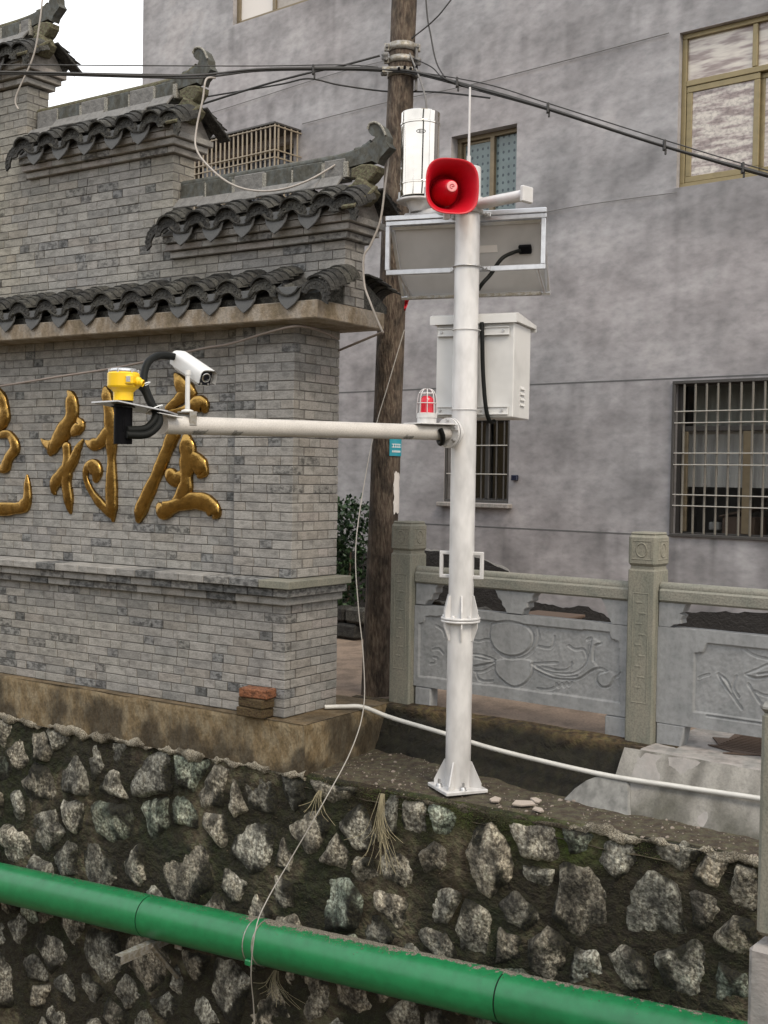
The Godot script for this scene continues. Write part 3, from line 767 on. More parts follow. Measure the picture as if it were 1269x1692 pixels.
func build_house() -> void:
	var h := thing("grey_building", "tall grey plastered building with barred windows behind the poles", "building", HOUSE_AT, HOUSE_TURN)
	var holes := [[-0.02, 1.75, 3.405, 4.9], [0.0, 1.62, 0.0, 1.522], [-2.78, -1.9, 3.4, 4.356], [-2.8, -1.92, 0.27, 1.2], [-7.2, -5.25, 3.9, 4.72], [-6.39, -4.7, 6.4, 7.9]]
	var xs := [-8.24, 6.0]; var ys := [-4.0, 11.0]
	for o in holes:
		for v in [o[0], o[1]]: if not xs.has(v): xs.append(v)
		for v in [o[2], o[3]]: if not ys.has(v): ys.append(v)
	xs.sort(); ys.sort()
	var s := st()
	for i in xs.size() - 1:
		for j in ys.size() - 1:
			var cx: float = (xs[i] + xs[i + 1]) / 2; var cy: float = (ys[j] + ys[j + 1]) / 2
			var open := false
			for o in holes:
				if cx > o[0] and cx < o[1] and cy > o[2] and cy < o[3]: open = true
			if not open:
				var x0: float = xs[i]; var x1: float = xs[i + 1]; var y0: float = ys[j]; var y1: float = ys[j + 1]
				var step := 0.05 if x0 < 2.2 and y1 > -1.5 and y0 < 7.8 else 0.4
				grid(s, maxi(1, int((x1 - x0) / step)), maxi(1, int((y1 - y0) / step)), func(u, v): return Vector3(lerpf(x0, x1, u), lerpf(y0, y1, v), 0), func(u, v): return plaster_tone(lerpf(x0, x1, u), lerpf(y0, y1, v), holes))
	s.set_color(Color(0.92, 0.92, 0.92))
	for o in holes:
		var a := Vector3(o[0], o[2], 0); var b := Vector3(o[1], o[2], 0); var c := Vector3(o[1], o[3], 0); var d := Vector3(o[0], o[3], 0)
		var bk := Vector3(0, 0, -0.22)
		quad(s, a, a + bk, b + bk, b); quad(s, b, b + bk, c + bk, c); quad(s, c, c + bk, d + bk, d); quad(s, d, d + bk, a + bk, a)
	# sides, roof and back of the shell
	for e in [[-8.24, -1.0], [6.0, 1.0]]:
		var x: float = e[0]
		var q := [Vector3(x, -4, 0), Vector3(x, -4, -9), Vector3(x, 11, -9), Vector3(x, 11, 0)]
		if e[1] > 0: quad(s, q[0], q[1], q[2], q[3])
		else: quad(s, q[3], q[2], q[1], q[0])
	quad(s, Vector3(-8.24, 11, 0), Vector3(6, 11, 0), Vector3(6, 11, -9), Vector3(-8.24, 11, -9))
	quad(s, Vector3(6, -4, -9), Vector3(-8.24, -4, -9), Vector3(-8.24, 11, -9), Vector3(6, 11, -9))
	mk("wall", s, M.plaster, h)
	# scored lines between the plaster fields
	for y in [1.548, 0.004]:
		var x := -8.24
		for seg in ([[-8.24, 6.0]] if y > 1.53 else [[-8.24, -0.01], [1.63, 6.0]]):
			s = st()
			box(s, Vector3((seg[0] + seg[1]) / 2, y, 0.0), Vector3(seg[1] - seg[0], 0.013, 0.005))
			mk("scored_line", s, M.groove, h)
	# upper right window: olive aluminium frame, patterned film on the panes
	s = st()
	win_frame(s, -0.02, 1.75, 3.405, 4.9, -0.1, 0.05, 0.08)
	box(s, Vector3(0.865, 4.415, -0.1), Vector3(1.67, 0.055, 0.082), 0.005)
	box(s, Vector3(0.72, 4.646, -0.1), Vector3(0.05, 0.40, 0.076), 0.005)
	var w := mk("window", s, M.olive_frame, h)
	w.set_meta("label", "olive framed window with patterned film")
	s = st(); win_frame(s, 0.035, 0.775, 3.457, 4.385, -0.085, 0.058, 0.035); mk("sash", s, M.olive_frame, w)
	s = st(); win_frame(s, 0.76, 1.69, 3.457, 4.385, -0.125, 0.05, 0.03); mk("sash", s, M.olive_frame, w)
	pane(w, M.film_smooth, 0.03, 0.695, 4.442, 4.85, -0.1); pane(w, M.film_smooth, 0.745, 1.7, 4.442, 4.85, -0.1)
	pane(w, M.film, 0.09, 0.72, 3.513, 4.33, -0.085); pane(w, M.film, 0.805, 1.645, 3.505, 4.337, -0.125)
	# lower right window: iron bars in front of glass, things standing inside
	s = st(); win_frame(s, 0.0, 1.62, 0.0, 1.522, 0.012, 0.032, 0.03)
	w = mk("window", s, M.bar_dark, h)
	w.set_meta("label", "ground floor window behind vertical iron bars")
	for k in 13:
		bar_part(w, M.bar, Vector3(0.125 + k * 0.116, 0.761, 0.012), Vector3(0.021, 1.458, 0.02))
	for y in [1.222, 1.11, 0.816, 0.704, 0.412, 0.305]:
		bar_part(w, M.bar_light, Vector3(0.81, y, 0.03), Vector3(1.556, 0.01, 0.012), "cross_bar")
	s = st(); win_frame(s, 0.0, 1.62, 0.0, 1.522, -0.13, 0.045, 0.06); box(s, Vector3(0.81, 1.06, -0.13), Vector3(1.53, 0.05, 0.062), 0.004); mk("casement", s, M.bar_dark, w)
	for e in [[0.735, 0.09], [0.09, 0.06]]:
		s = st(); box(s, Vector3(e[0], 0.54, -0.1), Vector3(e[1], 0.98, 0.03), 0.004); mk("stile", s, M.brown_frame, w)
	pane(w, M.glass, 0.046, 1.574, 1.086, 1.476, -0.13); pane(w, M.glass, 0.12, 0.69, 0.046, 1.034, -0.115); pane(w, M.glass, 0.78, 1.574, 0.046, 1.034, -0.14)
	s = st(); box(s, Vector3(0.82, 1.02, -0.2), Vector3(1.5, 0.03, 0.03), 0.004); mk("light_strip", s, M.bar_light, w)
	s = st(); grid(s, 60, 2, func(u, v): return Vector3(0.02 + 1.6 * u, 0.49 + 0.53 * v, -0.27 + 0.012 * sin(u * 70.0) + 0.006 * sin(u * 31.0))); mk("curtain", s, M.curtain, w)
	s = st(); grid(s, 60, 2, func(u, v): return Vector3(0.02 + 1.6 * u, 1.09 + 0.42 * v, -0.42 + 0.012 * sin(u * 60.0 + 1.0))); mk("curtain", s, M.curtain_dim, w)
	s = st(); box(s, Vector3(0.5, 0.1, -0.6), Vector3(0.34, 0.2, 0.3), 0.01); mk("stored_box", s, M.box_brown, w)
	s = st(); box(s, Vector3(0.55, 0.22, -0.6), Vector3(0.42, 0.02, 0.34), 0.004, Transform3D(Basis(Vector3.BACK, 0.25), Vector3(0.03, -0.1, 0))); mk("stored_lid", s, M.box_brown, w)
	s = st(); box(s, Vector3(0.24, 0.1, -0.5), Vector3(0.1, 0.08, 0.1), 0.01); mk("stored_box", s, M.curtain, w)
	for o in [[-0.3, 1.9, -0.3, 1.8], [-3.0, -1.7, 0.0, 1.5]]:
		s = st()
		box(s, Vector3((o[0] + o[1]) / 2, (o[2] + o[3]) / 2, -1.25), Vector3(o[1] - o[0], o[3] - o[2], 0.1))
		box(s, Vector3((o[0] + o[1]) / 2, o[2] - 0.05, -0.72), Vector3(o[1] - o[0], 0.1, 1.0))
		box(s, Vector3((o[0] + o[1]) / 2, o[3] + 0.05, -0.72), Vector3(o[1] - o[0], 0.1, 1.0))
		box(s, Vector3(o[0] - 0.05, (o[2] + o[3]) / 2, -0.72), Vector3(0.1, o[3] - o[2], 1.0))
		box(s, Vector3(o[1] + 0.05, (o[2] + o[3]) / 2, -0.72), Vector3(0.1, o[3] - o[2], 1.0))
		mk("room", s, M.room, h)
	# upper middle window: dotted privacy film
	s = st(); win_frame(s, -2.78, -1.9, 3.4, 4.356, -0.15, 0.05, 0.07); box(s, Vector3(-2.3, 3.88, -0.14), Vector3(0.055, 0.86, 0.06), 0.004)
	w = mk("window", s, M.brown_frame, h)
	w.set_meta("label", "window with dotted privacy film behind the horn")
	s = st(); win_frame(s, -2.728, -2.29, 3.45, 4.305, -0.17, 0.03, 0.025); mk("sash", s, M.brown_frame, w)
	pane(w, M.dotted, -2.70, -2.325, 3.48, 4.277, -0.17); pane(w, M.dotted, -2.272, -1.952, 3.45, 4.305, -0.16)
	# lower middle window: dark, barred
	s = st(); win_frame(s, -2.8, -1.92, 0.27, 1.2, -0.02, 0.03, 0.03)
	w = mk("window", s, M.bar_dark, h)
	w.set_meta("label", "dark barred window low behind the white pole")
	for k in 8: bar_part(w, M.bar_dark, Vector3(-2.7 + k * 0.1, 0.735, -0.02), Vector3(0.018, 0.868, 0.018))
	for y in [0.9, 0.585]: bar_part(w, M.bar_light, Vector3(-2.36, y, -0.004), Vector3(0.82, 0.011, 0.011), "cross_bar")
	s = st(); win_frame(s, -2.8, -1.92, 0.27, 1.2, -0.16, 0.045, 0.05); box(s, Vector3(-2.3, 0.735, -0.15), Vector3(0.06, 0.84, 0.045), 0.004); mk("casement", s, M.bar_dark, w)
	pane(w, M.glass, -2.755, -2.33, 0.315, 1.155, -0.16); pane(w, M.glass, -2.27, -1.965, 0.315, 1.155, -0.17)
	s = st(); box(s, Vector3(-2.36, 0.24, 0.03), Vector3(0.98, 0.05, 0.1), 0.008); mk("sill", s, M.concrete, w)
	# barred cage over the second floor window
	s = st(); box(s, Vector3(-6.2, 4.82, 0.22), Vector3(2.16, 0.025, 0.5), 0.004)
	w = mk("window_cage", s, M.bar_dark, h)
	for k in 27: bar_part(w, M.bar_tan, Vector3(-7.24 + k * 0.0812, 4.37, 0.45), Vector3(0.024, 0.87, 0.018))
	for k in 4: bar_part(w, M.bar_tan, Vector3(-5.128, 4.37, 0.06 + k * 0.11), Vector3(0.018, 0.87, 0.024))
	for y in [4.78, 4.49, 4.4, 3.95]:
		bar_part(w, M.bar_tan, Vector3(-6.18, y, 0.462), Vector3(2.12, 0.016, 0.01), "cross_bar")
		bar_part(w, M.bar_tan, Vector3(-5.116, y, 0.22), Vector3(0.01, 0.016, 0.46), "cross_bar")
	s = st(); win_frame(s, -7.2, -5.25, 3.9, 4.72, -0.12, 0.05); box(s, Vector3(-6.2, 4.3, -0.12), Vector3(0.05, 0.72, 0.046)); mk("casement", s, M.brown_frame, w)
	pane(w, M.lens, -7.15, -6.225, 3.95, 4.67, -0.12); pane(w, M.lens, -6.175, -5.3, 3.95, 4.67, -0.12)
	# top left window
	s = st(); win_frame(s, -6.39, -4.7, 6.4, 7.9, -0.1, 0.06, 0.07); box(s, Vector3(-5.7, 7.15, -0.1), Vector3(0.06, 1.38, 0.066), 0.004)
	w = mk("window", s, M.brown_frame, h)
	w.set_meta("label", "window cut off by the top edge, bright in its left pane")
	pane(w, M.paper, -6.33, -5.73, 6.46, 7.84, -0.1); pane(w, M.hose, -5.67, -4.76, 6.46, 7.84, -0.1)
	# flaked, damp foot of the wall
	var top := [[-6.2, -0.4], [-4.0, -0.36], [-3.4, -0.30], [-3.05, -0.29], [-2.7, -0.3], [-2.45, -0.31], [-2.2, -0.37], [-1.9, -0.46], [-1.75, -0.62], [-1.55, -0.76], [-1.2, -0.8], [-0.9, -0.77], [-0.65, -0.86], [-0.2, -0.8], [0.2, -0.73], [0.6, -0.7], [1.1, -0.655], [2.0, -0.7], [4.0, -0.75]]
	var edge := PackedVector2Array(); var dark := PackedVector2Array()
	for i in top.size() - 1:
		for k in 8:
			var t := k / 8.0
			var x := lerpf(top[i][0], top[i + 1][0], t); var y := lerpf(top[i][1], top[i + 1][1], t)
			dark.append(Vector2(x, y + 0.025 * fine.get_noise_2d(x * 330.0, 3.0) + 0.008 * fine.get_noise_2d(x * 1500.0, 30.0)))
			edge.append(Vector2(x, y + (0.012 if x < -1.8 else -0.06) + 0.025 * fine.get_noise_2d(x * 330.0, 3.0) + 0.04 * absf(fine.get_noise_2d(x * 240.0, 70.0))))
	for p in [[edge, 0.004, M.plaster_edge, "peeling_edge"], [dark, 0.008, M.plaster_dark, "bare_wall_foot"]]:
		var poly: PackedVector2Array = p[0]
		poly.append(Vector2(4.0, -1.6)); poly.append(Vector2(-6.2, -1.6))
		s = st(); prism(s, poly, 0.0015, p[1]); mk(p[3], s, p[2], h)
	# small blue meter box
	var at := HOUSE_AT
	s = st(); box(s, Vector3(-1.83, 0.55, 0.02), Vector3(0.075, 0.06, 0.04), 0.006); mk("meter_box", s, M.cell, h)

# ---------------------------------------------------------------- ground, ledge and retaining wall
func build_ground() -> void:
	var w := frame(WALL_AT, WALL_TURN); var r := frame(RAIL_AT, RAIL_TURN)
	var s := st()
	quad(s, Vector3(-300, -3.4, 60), Vector3(300, -3.4, 60), Vector3(300, -3.4, -400), Vector3(-300, -3.4, -400))
	mk("stream_bed", s, M.bank, self).set_meta("kind", "structure")
	s = st()
	quad(s, r * Vector3(-60, -0.012, 0.07), r * Vector3(60, -0.012, 0.07), r * Vector3(60, -0.012, -80), r * Vector3(-60, -0.012, -80))
	mk("yard_ground", s, M.yard, self).set_meta("kind", "structure")
	s = st()
	grid(s, 120, 40, func(u, v):
		var x := lerpf(0.2, 3.9, u); var z := lerpf(0.085, -1.35, v)
		var rag := 0.05 * fine.get_noise_2d(x * 160.0, 5.0) + 0.025 * fine.get_noise_2d(x * 500.0, 9.0)
		var y := -0.345 + 0.03 * fnl.get_noise_2d(x * 60.0, z * 60.0) + 0.012 * fine.get_noise_2d(x * 400.0, z * 400.0) + 0.05 * smoothstep(0.35, 0.9, v)
		if v < 0.04: y -= 0.09
		return w * Vector3(x, y, z + (rag if v < 0.1 else 0.0)))
	mk("dirt_ledge", s, M.dirt, self).set_meta("kind", "structure")
	s = st()
	grid(s, 110, 26, func(u, v):
		var x := lerpf(-2.5, 0.22, u)
		var q: float = 1.0 - v
		var z := 0.075 + 0.36 * pow(q, 1.2) * (0.55 + 0.45 * smoothstep(0.0, 0.6, u)) + 0.05 * fnl.get_noise_2d(x * 70.0, v * 90.0) * minf(1.0, q * 3.0) + 0.02 * fine.get_noise_2d(x * 300.0, v * 300.0)
		if v > 0.97: z -= 0.12
		return r * Vector3(x, -0.42 + 0.425 * v + 0.012 * fine.get_noise_2d(x * 200.0, 40.0) * v, z),
		func(u, v):
			var g := 0.5 + 0.5 * fnl.get_noise_2d(u * 260.0, v * 60.0)
			return Color(0.085, 0.1, 0.085).lerp(Color(0.62, 0.6, 0.52), clampf((v - 0.8) * 4.5 + (g - 0.6) * 1.6, 0.0, 1.0)))
	mk("mossy_bank", s, M.bank, self).set_meta("kind", "structure")
	# pale concrete slab to the right of the post
	s = st()
	prism(s, pv([-1.6, 0.0, 0.16, 0.0, 0.185, -0.02, 0.44, -0.36, 0.46, -0.75, -1.6, -0.75]), -4.2, -0.05, 0.0, r * Transform3D(Basis(Vector3(0, 0, 1), Vector3(0, 1, 0), Vector3(-1, 0, 0)), Vector3.ZERO))
	mk("concrete_slab", s, M.slab, self).set_meta("kind", "structure")
	s = st()
	grid(s, 260, 24, func(u, v):
		var x := lerpf(-0.06, 4.2, u)
		return r * Vector3(x, lerpf(-0.37, -0.006, v) + 0.006 * fine.get_noise_2d(x * 300.0, 4.0) * v, lerpf(0.455, 0.176, v) + 0.012 * fnl.get_noise_2d(x * 120.0, v * 60.0) + 0.006 * fine.get_noise_2d(x * 400.0, v * 120.0)),
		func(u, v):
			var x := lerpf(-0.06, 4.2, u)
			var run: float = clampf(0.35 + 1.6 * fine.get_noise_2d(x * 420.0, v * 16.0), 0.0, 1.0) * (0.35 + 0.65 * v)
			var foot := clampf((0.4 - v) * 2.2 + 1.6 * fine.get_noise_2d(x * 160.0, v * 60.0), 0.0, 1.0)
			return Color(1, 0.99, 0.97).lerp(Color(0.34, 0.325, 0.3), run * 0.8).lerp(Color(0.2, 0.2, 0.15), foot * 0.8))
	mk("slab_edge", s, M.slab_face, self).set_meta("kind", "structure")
	s = st()
	var face := r * Transform3D(Basis(Vector3.RIGHT, Vector3(0, 0.8, -0.6), Vector3(0, 0.6, 0.8)), Vector3(0, -0.36, 0.445))
	prism(s, pv([-0.36, -0.06, -0.345, 0.02, -0.3, 0.1, -0.24, 0.17, -0.17, 0.215, -0.1, 0.235, -0.02, 0.24, 0.05, 0.215, 0.08, 0.15, 0.11, 0.06, 0.16, -0.06]), -0.1, 0.016, 0.012, face)
	mk("cement_patch", s, M.smooth_cement, self).set_meta("kind", "structure")
	# the rising ground on the far side of the stream, behind the viewer
	s = st()
	grid(s, 72, 8, func(u, v):
		var a := lerpf(-0.15 * PI, 1.15 * PI, u)
		var high := 4.0 + 5.0 * clampf(fnl.get_noise_2d(u * 420.0, 8.0) + 0.35, 0.0, 1.0) + 4.0 * smoothstep(0.62, 0.8, u)
		return Vector3(cos(a) * (15.0 + 9.0 * v), -3.4 + high * v, -2.0 + sin(a) * (13.0 + 9.0 * v)))
	mk("opposite_bank", s, M.bank, self).set_meta("kind", "structure")
	for e in [[5.2, 14.0, 2.6, 15.0, "narrow grey house across the stream, seen only mirrored in the steel cylinder"], [-15.0, 8.0, 6.0, 12.0, "wide grey house across the stream, mirrored at the left of the steel cylinder"]]:
		var oh := thing("opposite_house", e[4], "house", Vector3(e[0], -3.4, e[1]))
		s = st(); box(s, Vector3(0, e[3] / 2, 0), Vector3(e[2], e[3], 3.0), 0.02); mk("wall", s, M.tiles[3], oh)
	# plinth under the brick wall
	var p := thing("concrete_plinth", "brown stained concrete plinth under the brick wall", "plinth", WALL_AT, WALL_TURN)
	s = st()
	var damp := func(a: float, v: float):
		var k := clampf((0.72 - v) * 1.5 + 2.4 * fine.get_noise_2d(a * 190.0, v * 60.0) + 1.6 * fnl.get_noise_2d(a * 140.0, v * 40.0), 0.0, 1.0)
		return Color(0.95, 0.95, 0.95).lerp(Color(0.2, 0.2, 0.2), k * 0.85)
	grid(s, 300, 16, func(u, v):
		var x := lerpf(-4.4, 0.25, u)
		return Vector3(x, -0.36 + 0.355 * v + 0.012 * fine.get_noise_2d(x * 120.0, 9.0) * v, 0.085 + 0.014 * fnl.get_noise_2d(x * 90.0, v * 50.0) + 0.008 * fine.get_noise_2d(x * 300.0, v * 90.0) - (0.012 if v > 0.95 else 0.0)),
		func(u, v): return damp.call(lerpf(-4.4, 0.25, u), v))
	grid(s, 60, 16, func(u, v):
		var z := lerpf(0.085, -1.0, u)
		return Vector3(0.25 + 0.012 * fnl.get_noise_2d(z * 90.0, v * 50.0) - (0.012 if v > 0.95 else 0.0), -0.36 + 0.355 * v + 0.012 * fine.get_noise_2d(z * 120.0, 9.0) * v, z),
		func(u, v): return damp.call(5.0 + u, v - 0.15))
	grid(s, 160, 20, func(u, v):
		var x := lerpf(-4.4, 0.24, u); var z := lerpf(0.078, -1.0, v)
		return Vector3(x, -0.004 + 0.008 * fnl.get_noise_2d(x * 80.0, z * 80.0), z),
		func(u, v): return Color(0.8, 0.75, 0.7).lerp(Color(0.4, 0.38, 0.35), clampf(0.4 + 1.5 * fine.get_noise_2d(u * 900.0, v * 200.0), 0, 1)))
	mk("concrete_face", s, M.plinth, p)

func stone_mesh(reach: PackedFloat32Array, high: float, sd: float) -> ArrayMesh:
	var s := st()
	var n := reach.size(); var rings := 15
	var tilt := Vector2(fine.get_noise_2d(sd * 70.0, 1.0), fine.get_noise_2d(sd * 70.0, 50.0)) * 0.7
	var shape := func(u: float, v: float):
		var k := u * n
		var i := int(k) % n
		var r: float = lerpf(reach[i], reach[(i + 1) % n], k - int(k))
		var c := Vector2(cos(TAU * u), sin(TAU * u))
		r *= 1.0 + 0.13 * fine.get_noise_2d(c.x * 60.0 + sd * 50.0, c.y * 60.0) + 0.07 * fine.get_noise_2d(c.x * 220.0 + sd * 90.0, c.y * 220.0)
		return c * r * (1.0 - v)
	var f := func(u: float, v: float):
		var p: Vector2 = shape.call(u, v)
		var t := 1.0 - v
		var z := high * (1.0 - pow(t, 3.0)) - 0.03 * pow(t, 9.0)
		z += (tilt.x * p.x + tilt.y * p.y) * minf(1.0, v * 4.0)
		z += 0.028 * fine.get_noise_2d(p.x * 220.0 + sd * 31.0, p.y * 220.0) + 0.022 * absf(fnl.get_noise_2d(p.x * 400.0 + sd * 11.0, p.y * 400.0))
		return Vector3(p.x, p.y, z)
	var tone := 0.42 + 0.5 * fposmod(sd * 0.618, 1.0)
	var warm := fposmod(sd * 0.37, 1.0)
	var cover := -0.15 + 0.55 * fposmod(sd * 0.277, 1.0)
	var teal := 1.0 if fposmod(sd * 0.731, 1.0) > 0.88 else 0.0
	var col := func(u: float, v: float):
		var p: Vector2 = shape.call(u, v)
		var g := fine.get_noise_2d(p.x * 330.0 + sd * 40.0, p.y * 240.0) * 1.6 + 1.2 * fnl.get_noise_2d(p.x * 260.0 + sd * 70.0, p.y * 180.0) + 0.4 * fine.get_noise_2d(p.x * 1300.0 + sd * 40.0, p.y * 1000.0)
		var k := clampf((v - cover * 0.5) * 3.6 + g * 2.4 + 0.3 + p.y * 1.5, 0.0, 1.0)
		var pale := clampf(0.5 + 1.2 * fnl.get_noise_2d(p.x * 500.0 + sd * 130.0, p.y * 380.0) + 1.0 * fine.get_noise_2d(p.x * 600.0 + sd * 10.0, p.y * 500.0), 0.0, 1.0)
		var dim := lerpf(0.3, 1.2, pale) * tone
		var c := Color(dim * (0.94 + 0.06 * warm), dim * (0.985 - 0.04 * warm), dim * (0.95 - 0.12 * warm))
		c = c.lerp(Color(dim * 0.72, dim * 0.98, dim * 0.85), teal * 0.8 * (1.0 - pale * 0.5))
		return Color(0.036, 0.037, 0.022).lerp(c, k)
	grid(s, n, rings, f, col)
	return done(s)

func build_retaining_wall() -> void:
	var w := thing("retaining_wall", "mossy rubble stone retaining wall above the green pipe", "stone wall", WALL_AT, WALL_TURN)
	var s := st()
	grid(s, 300, 120, func(u, v):
		var x := lerpf(-4.4, 3.95, u); var y := lerpf(-3.45, -0.345, v)
		return Vector3(x, y, 0.07 + 0.022 * fnl.get_noise_2d(x * 130.0, y * 130.0) + 0.02 * fine.get_noise_2d(x * 420.0, y * 420.0) - (0.05 if v > 0.995 else 0.0)),
		func(u, v):
			var x := lerpf(-4.4, 3.95, u); var y := lerpf(-3.45, -0.345, v)
			var g := 0.5 + 0.5 * fnl.get_noise_2d(x * 70.0 + 400.0, y * 70.0)
			var c := Color(0.042, 0.036, 0.025).lerp(Color(0.03, 0.042, 0.016), clampf(g * 1.7 - 0.45, 0, 1))
			var rusty := clampf(0.8 - absf(x - 1.15) * 1.4, 0, 1) * clampf(fine.get_noise_2d(x * 90.0, y * 40.0) * 2.0 + 0.4, 0, 1)
			c = c.lerp(Color(0.1, 0.05, 0.036), rusty)
			var green := clampf(1.0 - Vector2(x - 2.2, (y + 0.47) * 2.2).length() / 0.42, 0, 1) + 0.6 * clampf(1.0 - Vector2((x - 1.6) * 0.6, (y + 0.42) * 3.0).length() / 0.9, 0, 1) * clampf(0.6 + fine.get_noise_2d(x * 200.0, y * 200.0) * 2.0, 0, 1)
			c = c.lerp(Color(0.2, 0.185, 0.16), clampf(fine.get_noise_2d(x * 150.0 + 77.0, y * 110.0) * 4.0 - 0.6, 0, 1) * 0.8)
			return c.lerp(Color(0.085, 0.13, 0.022), clampf(green, 0, 1) * 0.85))
	mk("earth_joints", s, M.earth, w)
	var spots := [[240,1275,45,45],[350,1310,28,35],[75,1370,38,52],[180,1365,42,58],[30,1240,25,38],[155,1262,22,40],[300,1432,70,62],[255,1350,33,45],[418,1395,46,56],[510,1368,36,42],[590,1375,38,42],[545,1492,58,44],[652,1428,32,40],[722,1500,34,48],[790,1420,48,46],[885,1390,38,42],[1012,1415,24,24],[960,1488,55,46],[855,1512,26,36],[1085,1500,58,50],[1160,1500,32,36],[1125,1402,50,26],[900,1582,40,38],[1030,1612,36,34],[1130,1602,42,54],[1215,1560,36,50],[80,1572,36,54],[165,1580,48,52],[510,1640,50,40],[372,1640,42,42],[1170,1440,34,26],[455,1470,30,36],[735,1360,26,24],[640,1500,28,30],[20,1400,32,50]]
	var put := []
	var inv := frame(WALL_AT, WALL_TURN)
	var cb := Basis.from_euler(Vector3(deg_to_rad(-1.75), 0, deg_to_rad(0.92)))
	var o := inv.affine_inverse() * Vector3(0, 2.07, 0)
	for q in spots:
		var d: Vector3 = inv.basis.inverse() * (cb * Vector3((q[0] - 634.5) / 2000.0, -(q[1] - 846.0) / 2000.0, -1.0))
		var t := (0.1 - o.z) / d.z
		var c := o + d * t
		put.append(Vector3(c.x, c.y, clampf(q[2] * t / 2000.0 / 0.8, 0.14, 0.36)))
	var tries := 0
	while put.size() < 299 and tries < 20000:
		tries += 1
		var c := Vector3(rng.randf_range(-4.4, 4.0), rng.randf_range(-3.5, -0.42), rng.randf_range(0.12, 0.24) if rng.randf() < 0.7 else 0.32)
		var ok := true
		for e in put:
			if Vector2(c.x - e.x, c.y - e.y).length() < (c.z + e.z) * 0.74: ok = false; break
		if ok: put.append(c)
	for i in put.size():
		var c: Vector3 = put[i]
		var reach := PackedFloat32Array()
		for k in 40:
			var dir := Vector2(cos(TAU * k / 40.0), sin(TAU * k / 40.0))
			var r := c.z * 3.0
			for e in put:
				var d := Vector2(e.x - c.x, e.y - c.y)
				if d.length() < 0.01 or d.length() > 1.2: continue
				var along := dir.dot(d.normalized())
				# border lies nearer the smaller stone
				if along > 0.02: r = minf(r, d.length() * c.z / (c.z + e.z) / along)
			var up := -0.36 - c.y
			if dir.y > 0.02: r = minf(r, up / dir.y)
			reach.append(maxf(r * 0.985 - 0.009, 0.03))
		part("stone", stone_mesh(reach, rng.randf_range(0.018, 0.045), i * 1.7 + 0.3), M.stone, w, Transform3D(Basis(), Vector3(c.x, c.y, 0.06)))
	# crumbling mortar along the top edge
	for seg in [[-4.3, 0.26, -0.36, 0.035], [2.25, 3.9, -0.35, 0.05], [1.0, 2.25, -0.37, 0.0]]:
		s = st()
		var nn := int((seg[1] - seg[0]) * 110.0)
		grid(s, nn, 7, func(u, v):
			var x := lerpf(seg[0], seg[1], u)
			var a: float = PI * v
			var k := 0.5 + 1.5 * fine.get_noise_2d(x * 420.0, v * 60.0) + 0.9 * fnl.get_noise_2d(x * 80.0, 5.0)
			return Vector3(x, seg[2] - cos(a) * (0.028 + seg[3] * 0.4) * maxf(k, 0.1), 0.085 + sin(a) * (0.014 + seg[3] * 0.55) * maxf(k, 0.0) - 0.01),
			func(u, v):
				var x := lerpf(seg[0], seg[1], u)
				var g := clampf(0.5 + fine.get_noise_2d(x * 300.0, v * 40.0), 0, 1)
				return Color(0.1, 0.085, 0.06).lerp(Color(0.62, 0.6, 0.55), clampf(g * 1.8 - 0.05, 0, 1) if seg[3] > 0.0 else g * 0.25))
		mk("crumbled_mortar", s, M.crumb, w)
	# moss and dead stalks in the joints
	var blade := st()
	blade.set_color(Color.WHITE)
	tri(blade, Vector3(-0.12, 0, 0), Vector3(0.12, 0, 0), Vector3(0.05, 0.7, 0.25))
	tri(blade, Vector3(0, 0, -0.1), Vector3(0, 0.05, 0.12), Vector3(-0.1, 0.9, 0.3))
	var mm := MultiMesh.new()
	mm.transform_format = MultiMesh.TRANSFORM_3D; mm.use_colors = true; mm.mesh = done(blade)
	var N := 34000
	mm.instance_count = N
	for i in N:
		var x := rng.randf_range(-4.2, 3.9); var y := rng.randf_range(-3.3, -0.36)
		if i % 5 == 0:
			y = -0.35 - absf(rng.randfn(0, 0.07)); x = rng.randf_range(0.2, 3.6)
		var sz := rng.randf_range(0.012, 0.028)
		if fnl.get_noise_2d(x * 90.0 + 100.0, y * 90.0) < -0.1: sz *= 0.5
		var z := 0.066 + 0.022 * fnl.get_noise_2d(x * 130.0, y * 130.0) + 0.02 * fine.get_noise_2d(x * 420.0, y * 420.0)
		var b := Basis(Vector3(0, 0, 1), rng.randf_range(-2.6, 2.6)) * Basis(Vector3(1, 0, 0), rng.randf_range(0.2, 1.2))
		mm.set_instance_transform(i, Transform3D(b.scaled(Vector3.ONE * sz), Vector3(x, y, z)))
		var g := rng.randf()
		var green := maxf(clampf(1.0 - Vector2(x - 2.2, (y + 0.47) * 2.0).length() / 0.5, 0, 1), 0.75 * clampf(1.0 - absf(y + 0.4) / 0.16, 0, 1) * clampf(0.5 + 2.0 * fnl.get_noise_2d(x * 130.0, 7.0), 0, 1))
		if green > 0.2: sz *= 1.35
		var c := Color(0.055, 0.042, 0.026).lerp(Color(0.045, 0.06, 0.02), g)
		if rng.randf() < 0.05: c = Color(0.16, 0.13, 0.08)
		mm.set_instance_color(i, c.lerp(Color(0.1, 0.17, 0.02), green * rng.randf()))
	var mo := MultiMeshInstance3D.new()
	mo.name = "moss"; mo.multimesh = mm; mo.material_override = M.blade
	mo.set_meta("kind", "stuff")
	w.add_child(mo, true)

